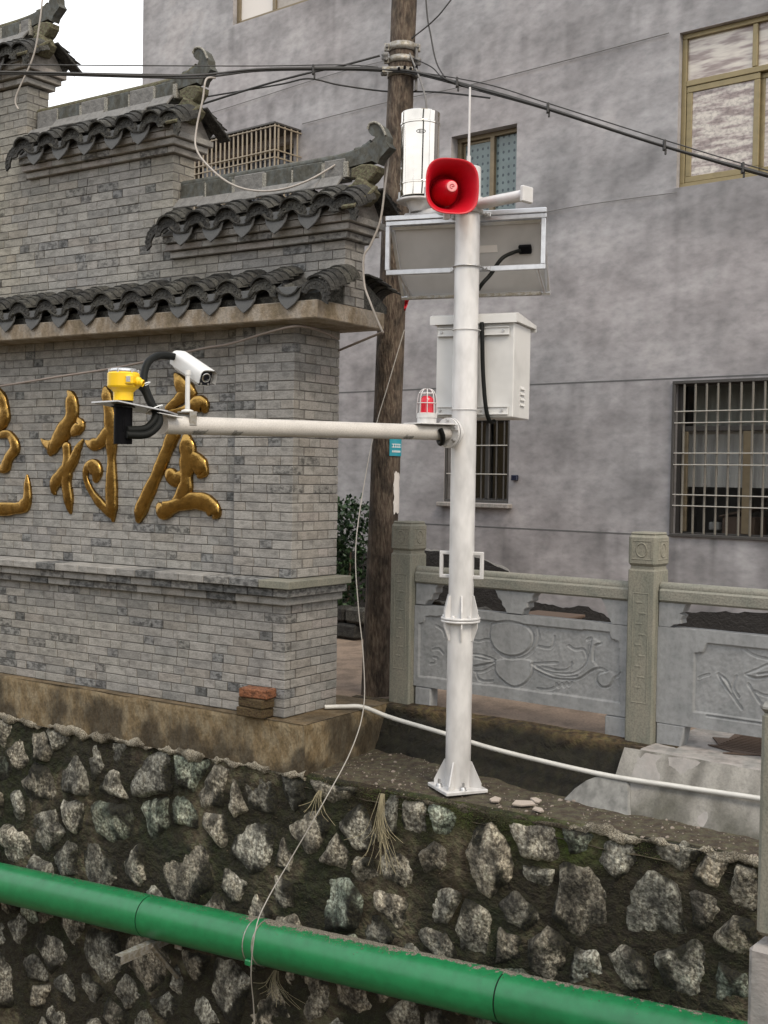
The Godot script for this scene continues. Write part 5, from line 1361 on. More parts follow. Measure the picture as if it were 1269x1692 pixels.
func build_pole() -> void:
	var t := thing("monitoring_pole", "white steel monitoring pole bolted to the dirt ledge, with flange and two handles", "pole", POLE_AT)
	var s := st()
	box(s, Vector3(0, 0.012 - 0.33 + 0.33, 0), Vector3(0.3, 0.024, 0.3), 0.004, Transform3D(Basis(Vector3.UP, deg_to_rad(22)), Vector3.ZERO))
	mk("base_plate", s, M.white, t)
	s = st(); lathe(s, [Vector2(0.084, 0.0), Vector2(0.084, 1.12)], 40); mk("lower_tube", s, M.white, t)
	s = st(); lathe(s, [Vector2(0.083, 1.14), Vector2(0.081, 4.07), Vector2(0.078, 4.08), Vector2(0.0, 4.082)], 40); mk("upper_tube", s, M.white, t)
	for k in 4:
		s = st()
		var b := Transform3D(Basis(Vector3.UP, deg_to_rad(22 + 45 + 90 * k)), Vector3(0, 0.024, 0))
		prism(s, pv([0.075, 0, 0.165, 0, 0.165, 0.03, 0.095, 0.17, 0.075, 0.17]), -0.005, 0.005, 0.0, b)
		mk("base_gusset", s, M.white, t)
		s = st()
		var p := Vector3(0.12, 0.0, 0.12).rotated(Vector3.UP, deg_to_rad(22 + 90 * k + 0)) * 1.0
		p = Vector3(0.17 * cos(deg_to_rad(22 + 90 * k)), 0.0, 0.17 * sin(deg_to_rad(22 + 90 * k)))
		p = Transform3D(Basis(Vector3.UP, deg_to_rad(22)), Vector3.ZERO) * [Vector3(0.12, 0, 0.02), Vector3(-0.02, 0, 0.125), Vector3(-0.125, 0, -0.02), Vector3(0.02, 0, -0.125)][k]
		rod(s, p + Vector3(0, 0.02, 0), p + Vector3(0, 0.075, 0), 0.009, 10)
		lathe(s, [Vector2(0.0, 0.045), Vector2(0.019, 0.045), Vector2(0.019, 0.028), Vector2(0.026, 0.027), Vector2(0.026, 0.024)], 6, Transform3D(Basis(), p))
		mk("bolt", s, M.zinc, t)
	s = st()
	lathe(s, [Vector2(0.084, 1.112), Vector2(0.128, 1.112), Vector2(0.13, 1.114), Vector2(0.13, 1.124), Vector2(0.128, 1.126), Vector2(0.084, 1.126)], 40)
	lathe(s, [Vector2(0.083, 1.13), Vector2(0.128, 1.13), Vector2(0.13, 1.132), Vector2(0.13, 1.142), Vector2(0.128, 1.144), Vector2(0.083, 1.144)], 40)
	var fl := mk("flange", s, M.white, t)
	for k in 6:
		for e in [[1.112, false], [1.144, true]]:
			s = st(); ring_plates(s, e[0], e[1], 0.083, 0.124, 0.145 if e[1] else 0.12, 1, deg_to_rad(30 + 60 * k)); mk("flange_gusset", s, M.white, t)
		s = st()
		var a := deg_to_rad(60 * k)
		lathe(s, [Vector2(0.0, 1.16), Vector2(0.012, 1.16), Vector2(0.012, 1.144)], 6, Transform3D(Basis(), Vector3(0.108 * cos(a), 0, 0.108 * sin(a)))); mk("bolt", s, M.white, fl)
	for sg in [-1.0, 1.0]:
		s = st()
		var b := Transform3D(Basis(Vector3.UP, deg_to_rad(-20)), Vector3.ZERO)
		box(s, Vector3(0.105 * sg, 1.565, 0), Vector3(0.06, 0.024, 0.024), 0.004, b); box(s, Vector3(0.105 * sg, 1.41, 0), Vector3(0.06, 0.024, 0.024), 0.004, b)
		box(s, Vector3(0.138 * sg, 1.4875, 0), Vector3(0.024, 0.179, 0.0238), 0.004, b)
		mk("handle", s, M.white, t)
	# boom towards the upper left of the wall, with its flange
	var D := Vector3(-0.7071, -0.017, 0.7071).normalized(); var S := Vector3(0.7071, 0, 0.7071)
	var y := 2.352
	t = thing("boom_arm", "cream horizontal tube arm reaching from the white pole towards the camera side", "arm", POLE_AT + Vector3(0, y, 0))
	s = st(); rod(s, D * 0.16, D * 2.36, 0.048, 32); mk("tube", s, M.cream, t)
	s = st(); rod(s, D * 0.07, D * 0.16, 0.06, 24); mk("socket", s, M.white, t)
	var bb := Transform3D(Basis(S, Vector3.UP, S.cross(Vector3.UP)), Vector3.ZERO)
	s = st(); rod(s, D * 0.125, D * 0.14, 0.098, 28); rod(s, D * 0.15, D * 0.164, 0.098, 28); var rf := mk("root_flange", s, M.white, t)
	for k in 6:
		s = st(); var q := bb * Vector3(0.08 * cos(TAU * k / 6.0 + 0.4), 0.08 * sin(TAU * k / 6.0 + 0.4), 0); rod(s, q + D * 0.11, q + D * 0.185, 0.009, 6); mk("bolt", s, M.zinc, rf)
	for e in [[0.55, 0.06], [1.9, 0.045], [2.15, 0.06]]:
		s = st()
		grid(s, 10, 10, func(u, v):
			var a := lerpf(0.3, 1.9, u); var q := lerpf(-1, 1, v)
			var edge := minf(minf(u, 1 - u), minf(v, 1 - v))
			return D * (e[0] + q * e[1]) + (S * cos(a) * 1.0 - Vector3.UP * (sin(a) - 0.0) + Vector3.ZERO) * (0.0485 if edge > 0.12 + 0.1 * fine.get_noise_2d(u * 300.0 + e[0] * 90.0, v * 300.0) else 0.046))
		mk("worn_patch", s, M.bare, t)
	s = st()
	box(s, D * 0.33 + Vector3(0, 0.056, 0), Vector3(0.2, 0.008, 0.4), 0.002, Transform3D())
	s = st()
	var pb := Transform3D(Basis(S, Vector3.UP, -D), D * 0.3 + Vector3(0, 0.053, 0))
	box(s, Vector3(0.0, 0.0, -0.02), Vector3(0.16, 0.008, 0.34), 0.002, pb)
	box(s, Vector3(0.05, -0.02, 0.13), Vector3(0.1, 0.04, 0.008), 0.002, pb)
	mk("lamp_plate", s, M.white, t)
	# warning light
	t = thing("warning_light", "red beacon in a white wire cage at the root of the arm", "warning light", POLE_AT + D * 0.36 + Vector3(0.0, y + 0.058, 0))
	s = st(); lathe(s, [Vector2(0.0, 0.0), Vector2(0.062, 0.0), Vector2(0.062, 0.03), Vector2(0.066, 0.032), Vector2(0.066, 0.06), Vector2(0.05, 0.065), Vector2(0.0, 0.066)], 28, Transform3D(), 1); mk("base", s, M.white, t)
	s = st(); lathe(s, [Vector2(0.043, 0.066), Vector2(0.043, 0.13), Vector2(0.04, 0.155), Vector2(0.025, 0.17), Vector2(0.0, 0.174)], 24); mk("dome", s, M.lamp_red, t)
	for k in 8:
		s = st()
		var a := TAU * k / 8.0
		var c := Vector3(cos(a), 0, sin(a))
		tube(s, smooth_path([c * 0.064 + Vector3(0, 0.06, 0), c * 0.06 + Vector3(0, 0.14, 0), c * 0.052 + Vector3(0, 0.185, 0), c * 0.03 + Vector3(0, 0.212, 0), c * 0.008 + Vector3(0, 0.215, 0)], 3), 0.0032, 6)
		mk("cage_wire", s, M.white, t)
	for e in [[0.0615, 0.125], [0.05, 0.188]]:
		s = st()
		var ring := []
		for k in 25: ring.append(Vector3(cos(TAU * k / 24.0) * e[0], e[1], sin(TAU * k / 24.0) * e[0]))
		tube(s, PackedVector3Array(ring), 0.0032, 6, false); mk("cage_ring", s, M.white, t)
	# conduit looped round the arm at its root
	t = thing("conduit_loop", "black conduit looped under the arm where it meets the pole", "conduit", POLE_AT + D * 0.25 + Vector3(0, y, 0))
	s = st()
	var loop := []
	for k in 9:
		var a := lerpf(-0.3, PI + 0.5, k / 8.0)
		loop.append(S * cos(a) * 0.066 - Vector3.UP * sin(a) * 0.07 + D * (0.05 - 0.02 * k))
	tube(s, smooth_path(loop, 4), 0.0165, 10); mk("conduit", s, M.rubber, t)
	# level sensor on its plate at the arm's end
	t = thing("sensor_bracket", "flat pale plate holding the yellow sensor at the arm's end", "bracket", POLE_AT + D * 2.5 + Vector3(0, y + 0.077, 0))
	pb = Transform3D(Basis(S, Vector3.UP, -D) * Basis(Vector3.RIGHT, deg_to_rad(8.0)), Vector3(0, 0.0, 0))
	s = st(); prism(s, pv([-0.14, 0.2, -0.14, -0.2, 0.05, -0.2, 0.1, -0.1, 0.1, 0.2]), 0.0, 0.007, 0.0, pb * Transform3D(Basis(Vector3(1, 0, 0), Vector3(0, 0, -1), Vector3(0, 1, 0)), Vector3.ZERO)); mk("plate", s, M.zinc, t)
	s = st(); box(s, Vector3(0.03, -0.012, 0.13), Vector3(0.12, 0.006, 0.15), 0.001, pb); mk("tongue", s, M.white, t)
	t = thing("level_sensor", "yellow-headed radar level sensor with a black horn below the plate", "sensor", POLE_AT + D * 2.6 + Vector3(0, y + 0.082, 0), -10.0)
	s = st(); lathe(s, [Vector2(0.0, -0.185), Vector2(0.046, -0.185), Vector2(0.046, 0.0), Vector2(0.0, 0.0)], 28, Transform3D(), 1); box(s, Vector3(0.02, -0.09, 0.044), Vector3(0.008, 0.06, 0.006), 0.001); mk("antenna_tube", s, M.black, t)
	s = st(); lathe(s, [Vector2(0.06, 0.0), Vector2(0.06, 0.006), Vector2(0.046, 0.008), Vector2(0.046, 0.035)], 28, Transform3D(), 1); mk("collar", s, M.rubber, t)
	s = st()
	lathe(s, [Vector2(0.05, 0.034), Vector2(0.05, 0.075), Vector2(0.058, 0.085), Vector2(0.076, 0.098), Vector2(0.08, 0.105), Vector2(0.08, 0.168), Vector2(0.074, 0.174), Vector2(0.0, 0.174)], 36, Transform3D(), 1)
	box(s, Vector3(0.055, 0.135, 0.05), Vector3(0.045, 0.05, 0.05), 0.008)
	var head := mk("housing", s, M.yellow, t)
	s = st(); box(s, Vector3(0.055, 0.137, 0.0755), Vector3(0.022, 0.028, 0.003), 0.001); mk("label_plate", s, M.zinc, head)
	s = st(); lathe(s, [Vector2(0.0, 0.0), Vector2(0.024, 0.0), Vector2(0.024, 0.02), Vector2(0.018, 0.026), Vector2(0.018, 0.04)], 6, Transform3D(Basis(Vector3.BACK, -PI / 2 - 0.3), Vector3(0.075, 0.13, 0.02)), 1); mk("gland", s, M.yellow, head)
	s = st(); lathe(s, [Vector2(0.068, 0.174), Vector2(0.072, 0.178), Vector2(0.07, 0.186), Vector2(0.06, 0.194), Vector2(0.0, 0.197)], 36); mk("lid", s, M.zinc, t)
	for k in 5:
		s = st(); var a := deg_to_rad(-20 + 55 * k); rod(s, Vector3(cos(a) * 0.073, 0.15, sin(a) * 0.073), Vector3(cos(a) * 0.073, 0.19, sin(a) * 0.073), 0.005, 6); mk("screw", s, M.zinc, t)
	# white bullet camera
	var a0 := Vector3(-1.123, 2.672, -6.62); var a1 := Vector3(-0.955, 2.566, -6.42)
	var dir := (a1 - a0).normalized()
	t = thing("security_camera", "white bullet security camera with sun shield on the arm", "camera", Vector3(-1.045, 2.39, -6.395))
	var o := Vector3(-1.045, 2.39, -6.395)
	var rx := dir.cross(Vector3.UP).normalized(); var uy := rx.cross(dir).normalized()
	var cb := Transform3D(Basis(rx, uy, -dir), a0 - o)
	s = st()
	var body := PackedVector2Array()
	for q in [[-0.043, -0.03], [-0.03, -0.045], [0.03, -0.045], [0.043, -0.03], [0.043, 0.03], [0.034, 0.042], [-0.034, 0.042], [-0.043, 0.03]]: body.append(Vector2(q[0], q[1]))
	prism(s, body, -0.275, 0.0, 0.012, cb); mk("body", s, M.white_box, t)
	s = st()
	var hood := []
	for k in 13:
		var a := lerpf(-0.35, PI + 0.35, k / 12.0)
		hood.append(Vector2(0.052 * signf(cos(a)) * pow(absf(cos(a)), 0.55), 0.004 + 0.05 * signf(sin(a)) * pow(absf(sin(a)), 0.55)))
	s.set_smooth_group(0)
	for k in 12:
		quad(s, cb * Vector3(hood[k].x, hood[k].y, -0.31), cb * Vector3(hood[k + 1].x, hood[k + 1].y, -0.31), cb * Vector3(hood[k + 1].x, hood[k + 1].y, 0.02), cb * Vector3(hood[k].x, hood[k].y, 0.02))
		quad(s, cb * Vector3(hood[k + 1].x * 0.95, hood[k + 1].y * 0.94, -0.31), cb * Vector3(hood[k].x * 0.95, hood[k].y * 0.94, -0.31), cb * Vector3(hood[k].x * 0.95, hood[k].y * 0.94, 0.02), cb * Vector3(hood[k + 1].x * 0.95, hood[k + 1].y * 0.94, 0.02))
	mk("sun_shield", s, M.white_box, t)
	s = st(); box(s, Vector3(0, -0.002, -0.278), Vector3(0.074, 0.074, 0.01), 0.003, cb); var face := mk("front_glass", s, M.lens, t)
	s = st(); lathe(s, [Vector2(0.018, 0.0), Vector2(0.026, 0.0), Vector2(0.026, 0.006), Vector2(0.018, 0.006)], 28, cb * Transform3D(Basis(Vector3.RIGHT, -PI / 2), Vector3(0, 0.006, -0.283))); mk("lens_ring", s, M.chrome, face)
	for k in [-0.022, 0.022]:
		s = st(); rod(s, cb * Vector3(k, -0.03, -0.282), cb * Vector3(k, -0.03, -0.286), 0.006, 10); mk("infrared_lamp", s, M.zinc, face)
	s = st()
	rod(s, Vector3(0, 0.0, 0), Vector3(0, 0.19, 0), 0.0125, 14)
	rod(s, Vector3(0, 0.19, 0), Vector3(0.0, 0.215, 0.0), 0.016, 14)
	lathe(s, [Vector2(0.032, -0.004), Vector2(0.032, 0.003), Vector2(0.015, 0.01)], 20)
	mk("stand", s, M.white_box, t)
	s = st(); box(s, Vector3(0.0, -0.04, 0.052), Vector3(0.045, 0.075, 0.006), 0.002, Transform3D(Basis(Vector3.UP, deg_to_rad(45)), Vector3.ZERO)); box(s, Vector3(0, -0.006, 0.0), Vector3(0.06, 0.006, 0.1), 0.002, Transform3D(Basis(Vector3.UP, deg_to_rad(45)), Vector3.ZERO)); mk("clamp", s, M.old_steel, t)
	# black conduits between camera, sensor and arm
	var cp := p3([-1.13,2.69,-6.6, -1.21,2.690,-6.5, -1.255,2.645,-6.4, -1.268,2.556,-6.35, -1.237,2.474,-6.3, -1.195,2.409,-6.22, -1.17,2.345,-6.17, -1.21,2.286,-6.12, -1.29,2.275,-6.06])
	t = wire("camera_conduit", "black conduit arching from the camera down to the sensor plate", "conduit", cp, 0.02, M.rubber)
	t = wire("sensor_conduit", "black conduit curling from the yellow sensor head under the arm's end", "conduit", p3([-1.31,2.545,-6.12, -1.27,2.52,-6.16, -1.235,2.484,-6.2, -1.205,2.423,-6.2, -1.165,2.372,-6.2, -1.15,2.31,-6.15, -1.2,2.255,-6.1, -1.29,2.25,-6.05]), 0.02, M.rubber)
	for e in [[Vector3(-1.25, 2.51, -6.24), 0.04], [Vector3(-1.18, 2.39, -6.2), 0.042]]:
		s = st()
		var ring := []
		for k in 17: ring.append(Vector3(cos(TAU * k / 16.0) * e[1], 0, sin(TAU * k / 16.0) * e[1]))
		tube(s, PackedVector3Array(ring), 0.003, 5, false)
		tag(mk("cable_tie", s, M.print_white, self, Transform3D(Basis(Vector3.BACK, 0.45), e[0])), ["white cable tie binding the two conduits above the plate", "white cable tie binding the conduits at the arm's end"][0 if e[0].y > 2.45 else 1], "cable tie")

	# cross arm, rain gauge, horn, antenna
	var A := Vector3(cos(deg_to_rad(46)), 0, sin(deg_to_rad(46)))
	t = thing("cross_arm", "white tube cross arm at the pole top with a capped right end", "arm", POLE_AT + Vector3(0, 3.83, 0))
	s = st(); rod(s, A * -0.56, A * 0.49, 0.036, 24); mk("tube", s, M.white, t)
	s = st(); box(s, Vector3.ZERO, Vector3(0.03, 0.1, 0.1), 0.006, Transform3D(Basis(A, Vector3.UP, A.cross(Vector3.UP)), A * 0.49)); mk("end_cap", s, M.white, t)
	s = st(); lathe(s, [Vector2(0.082, -0.05), Vector2(0.1, -0.05), Vector2(0.1, 0.05), Vector2(0.082, 0.05)], 32); mk("collar", s, M.white, t)
	t = thing("rain_gauge", "polished steel rain gauge cylinder on the left end of the cross arm", "rain gauge", POLE_AT + A * -0.446 + Vector3(0, 3.865, 0))
	s = st(); lathe(s, [Vector2(0.0, 0.055), Vector2(0.152, 0.055), Vector2(0.154, 0.06), Vector2(0.154, 0.068), Vector2(0.0, 0.07)], 36, Transform3D(), 1); mk("base_disc", s, M.white, t)
	s = st(); rod(s, Vector3(0, -0.01, 0), Vector3(0, 0.056, 0), 0.06, 20, 0.1); mk("pedestal", s, M.white, t)
	s = st(); lathe(s, [Vector2(0.126, 0.085), Vector2(0.131, 0.088), Vector2(0.131, 0.165), Vector2(0.1355, 0.168), Vector2(0.1355, 0.178), Vector2(0.131, 0.181), Vector2(0.131, 0.565), Vector2(0.1365, 0.568), Vector2(0.1365, 0.578), Vector2(0.132, 0.581), Vector2(0.132, 0.648), Vector2(0.13, 0.652), Vector2(0.126, 0.648), Vector2(0.12, 0.56), Vector2(0.01, 0.48)], 64, Transform3D(), 1); var cyl := mk("cylinder", s, M.steel, t)
	s = st(); var em := []
	for k in 21: em.append(Vector3(0.03 * cos(TAU * k / 20.0), 0.5 + 0.012 * sin(TAU * k / 20.0), 0.132 - 0.003 * absf(cos(TAU * k / 20.0))))
	tube(s, PackedVector3Array(em), 0.0022, 5, false); box(s, Vector3(0, 0.5, 0.132), Vector3(0.034, 0.004, 0.003)); box(s, Vector3(-0.008, 0.5, 0.132), Vector3(0.004, 0.016, 0.003)); mk("emblem", s, M.black, cyl, Transform3D(Basis(Vector3.UP, 0.0), Vector3.ZERO))
	for k in 3:
		s = st(); var a := deg_to_rad(75 + 120 * k); rod(s, Vector3(cos(a) * 0.141, 0.066, sin(a) * 0.141), Vector3(cos(a) * 0.141, 0.13, sin(a) * 0.141), 0.008, 8); mk("leg_bolt", s, M.zinc, t)
	t = thing("whip_antenna", "thin white rod antenna rising from the pole top", "antenna", POLE_AT + Vector3(0.0, 4.06, -0.02))
	s = st(); rod(s, Vector3(0, 0, 0), Vector3(0, 0.1, 0), 0.014, 12); rod(s, Vector3(0, 0.1, 0), Vector3(0, 0.545, 0), 0.0085, 12, 0.0065); mk("rod", s, M.white, t)
	t = thing("horn_speaker", "red rounded-square horn loudspeaker facing the viewer at the pole top", "loudspeaker", Vector3(0.395, 3.883, -7.63), 13.0)
	s = st()
	var sup := func(a: float, r: float, e: float) -> Vector2:
		var c := cos(a); var q := sin(a)
		return Vector2(c, q) * r / pow(pow(absf(c), e) + pow(absf(q), e), 1.0 / e)
	var prof := [[0.105, -0.2, 2.0], [0.112, -0.15, 2.1], [0.125, -0.09, 2.5], [0.142, -0.04, 2.8], [0.16, -0.008, 3.0], [0.171, 0.004, 3.1], [0.174, 0.0, 3.1], [0.165, -0.014, 3.0], [0.147, -0.05, 2.8], [0.13, -0.1, 2.5], [0.117, -0.16, 2.1], [0.1, -0.21, 2.0], [0.05, -0.23, 2.0], [0.0, -0.23, 2.0]]
	s.set_smooth_group(0)
	for i in prof.size() - 1:
		for k in 56:
			var q := []
			for e in [[i, k], [i, k + 1], [i + 1, k + 1], [i + 1, k]]:
				var p: Array = prof[e[0]]
				var v: Vector2 = sup.call(TAU * e[1] / 56.0, p[0], p[2])
				q.append(Vector3(v.x, v.y, p[1]))
			if i == prof.size() - 2: tri(s, q[0], q[1], q[2])
			else: quad(s, q[0], q[1], q[2], q[3])
	mk("horn", s, M.red, t)
	s = st(); lathe(s, [Vector2(0.0, 0.0), Vector2(0.075, 0.0), Vector2(0.088, 0.02), Vector2(0.082, 0.06), Vector2(0.06, 0.13), Vector2(0.044, 0.19), Vector2(0.034, 0.2), Vector2(0.0, 0.202)], 36, Transform3D(Basis(Vector3.RIGHT, PI / 2), Vector3(0, 0, -0.215))); var bul := mk("centre_cone", s, M.red, t)
	s = st(); lathe(s, [Vector2(0.033, 0.0), Vector2(0.033, 0.007), Vector2(0.029, 0.009), Vector2(0.0, 0.009)], 28, Transform3D(Basis(Vector3.RIGHT, PI / 2), Vector3(0, 0, -0.015)), 1); mk("badge", s, M.pink, bul)
	s = st(); var bd := []
	for k in 15: bd.append(Vector3(0.014 * cos(TAU * k / 18.0), 0.014 * sin(TAU * k / 18.0), -0.005))
	tube(s, PackedVector3Array(bd), 0.0022, 5); box(s, Vector3(0.004, 0, -0.005), Vector3(0.014, 0.004, 0.004)); mk("badge_mark", s, M.red, bul)
	s = st(); rod(s, Vector3(0, 0, -0.225), Vector3(0, 0, -0.3), 0.075, 24); box(s, Vector3(0.03, -0.1, -0.23), Vector3(0.04, 0.12, 0.03), 0.004); mk("driver", s, M.white_box, t)

	# solar panel tilted away, on its aluminium frame
	t = thing("solar_panel", "tilted solar panel seen from behind in an aluminium frame", "solar panel", POLE_AT + Vector3(0, 3.4, 0), -19.0)
	s = st()
	box(s, Vector3(-0.05, 0.40, -0.1), Vector3(1.1, 0.032, 0.03), 0.003); box(s, Vector3(-0.05, 0.366, -0.108), Vector3(1.098, 0.03, 0.03), 0.003)
	mk("top_rail", s, M.alu, t)
	s = st(); box(s, Vector3(-0.045, 0.036, -0.1), Vector3(1.09, 0.034, 0.03), 0.003); mk("lower_rail", s, M.alu, t)
	for x in [-0.583, 0.482]:
		s = st(); box(s, Vector3(x, 0.2, -0.1), Vector3(0.03, 0.294, 0.028), 0.003); mk("upright", s, M.alu, t)
	var tilt := Transform3D(Basis(Vector3.RIGHT, atan2(0.27, 0.44)), Vector3(-0.05, 0.35, -0.122))
	s = st(); box(s, Vector3(0, -0.265, -0.012), Vector3(1.0, 0.49, 0.008), 0.0, tilt); mk("back_sheet", s, M.panel_back, t)
	s = st(); box(s, Vector3(0, -0.265, -0.0205), Vector3(1.0, 0.49, 0.006), 0.0, tilt); mk("cell_face", s, M.cell, t)
	s = st()
	for e in [[0.0, -0.012, 1.05, 0.026], [0.0, -0.518, 1.05, 0.026]]: box(s, Vector3(e[0], e[1], -0.008), Vector3(e[2], e[3], 0.034), 0.003, tilt)
	for x in [-0.512, 0.512]: box(s, Vector3(x, -0.265, -0.008), Vector3(0.026, 0.479, 0.0335), 0.003, tilt)
	mk("panel_frame", s, M.alu, t)
	s = st(); box(s, tilt * Vector3(-0.0, -0.505, 0.03), Vector3(0.94, 0.024, 0.03), 0.003); mk("brace", s, M.old_steel, t)
	for x in [-0.5, 0.44]:
		s = st(); rod(s, Vector3(x, 0.03, -0.11), tilt * Vector3(x + 0.05, -0.5, 0.02), 0.012, 6); mk("stay", s, M.alu, t)
	s = st(); box(s, Vector3(0.385, -0.2, 0.008), Vector3(0.085, 0.06, 0.028), 0.006, tilt); mk("junction_box", s, M.black, t)
	s = st(); box(s, Vector3(0.12, -0.19, -0.006), Vector3(0.15, 0.05, 0.002), 0.0, tilt); mk("label_sticker", s, M.stone_panel if false else M.paper, t)
	for e in [[0.036, 0.0], [0.385, 0.0]]:
		s = st()
		var arc := []
		for k in 13: arc.append(Vector3(0.09 * cos(PI * k / 12.0), e[0], 0.09 * sin(PI * k / 12.0)))
		arc.push_front(Vector3(0.092, e[0], -0.1)); arc.append(Vector3(-0.092, e[0], -0.1))
		tube(s, PackedVector3Array(arc), 0.006, 8)
		for sg in [-1.0, 1.0]: box(s, Vector3(0.11 * sg, e[0], -0.078), Vector3(0.05, 0.03, 0.02), 0.003); rod(s, Vector3(0.11 * sg, e[0], -0.07), Vector3(0.11 * sg, e[0], -0.04), 0.009, 6)
		mk("pole_clamp", s, M.zinc, t)
	var tb := frame(POLE_AT + Vector3(0, 3.4, 0), -19.0)
	wire("panel_cable", "black cable from the solar panel's junction box to the pole", "cable", [tb * (tilt * Vector3(0.36, -0.2, 0.02)), tb * (tilt * Vector3(0.3, -0.21, 0.04)), tb * Vector3(0.2, 0.1, -0.12), tb * Vector3(0.135, 0.0, -0.1), tb * Vector3(0.095, -0.06, -0.06), tb * Vector3(0.06, -0.1, -0.08)], 0.013, M.rubber)

	# control box
	t = thing("control_box", "white steel control box with a sloped lid behind the pole", "cabinet", POLE_AT + Vector3(0, 2.46, 0), -23.0)
	s = st(); box(s, Vector3(0.03, 0.31, -0.29), Vector3(0.54, 0.62, 0.38), 0.006); var bx := mk("body", s, M.white_box, t)
	s = st()
	prism(s, pv([-0.06, 0.615, -0.06, 0.67, -0.1, 0.682, -0.53, 0.645, -0.53, 0.6, -0.52, 0.6, -0.52, 0.622, -0.07, 0.622, -0.07, 0.615]), -0.325, 0.275, 0.0, Transform3D(Basis(Vector3(0, 0, 1), Vector3(0, 1, 0), Vector3(-1, 0, 0)), Vector3.ZERO))
	mk("lid", s, M.white_box, t)
	for yy in [0.045, 0.565]:
		s = st(); box(s, Vector3(0.02, yy, -0.09), Vector3(0.5, 0.05, 0.012), 0.004); box(s, Vector3(0.02, yy + 0.024, -0.085), Vector3(0.5, 0.006, 0.02), 0.001); box(s, Vector3(0.02, yy - 0.024, -0.085), Vector3(0.5, 0.006, 0.02), 0.001); var mr := mk("mounting_rail", s, M.white_box, t)
		for x in [-0.2, 0.23]:
			s = st(); rod(s, Vector3(x, yy, -0.088), Vector3(x, yy, -0.074), 0.009, 6); mk("bolt", s, M.zinc, mr)
		s = st(); var arc := []
		for k in 13: arc.append(Vector3(0.088 * cos(PI * k / 12.0), yy, 0.088 * sin(PI * k / 12.0)))
		arc.push_front(Vector3(0.09, yy, -0.09)); arc.append(Vector3(-0.09, yy, -0.09)); tube(s, PackedVector3Array(arc), 0.003, 6); mk("pole_strap", s, M.white, t)
	for k in 4:
		s = st(); prism(s, pv([0.0, 0.0, 0.012, 0.0, 0.0, 0.022]), -0.045, 0.045, 0.0, Transform3D(Basis(Vector3.UP, 0.0), Vector3(0.3, 0.085 + k * 0.036, -0.3))); mk("louvre", s, M.white_box, bx)
	tb = frame(POLE_AT + Vector3(0, 2.46, 0), -23.0)
	wire("box_cable", "black cable running down the box just right of the pole", "cable", [tb * Vector3(0.09, 0.62, -0.06), tb * Vector3(0.098, 0.5, -0.05), tb * Vector3(0.105, 0.3, -0.055), tb * Vector3(0.125, 0.08, -0.06), tb * Vector3(0.14, -0.02, -0.1), tb * Vector3(0.14, -0.02, -0.2)], 0.014, M.rubber)
	wire("box_cable", "thin dark cable dropping from the box behind the arm flange", "cable", [tb * Vector3(-0.1, 0.0, -0.15), tb * Vector3(-0.105, -0.1, -0.12), tb * Vector3(-0.1, -0.16, -0.06)], 0.008, M.rubber)

# ---------------------------------------------------------------- pipes and small things
func grain_copy() -> SurfaceTool:
	var s := st()
	box(s, Vector3.ZERO, Vector3.ONE, 0.28)
	return s

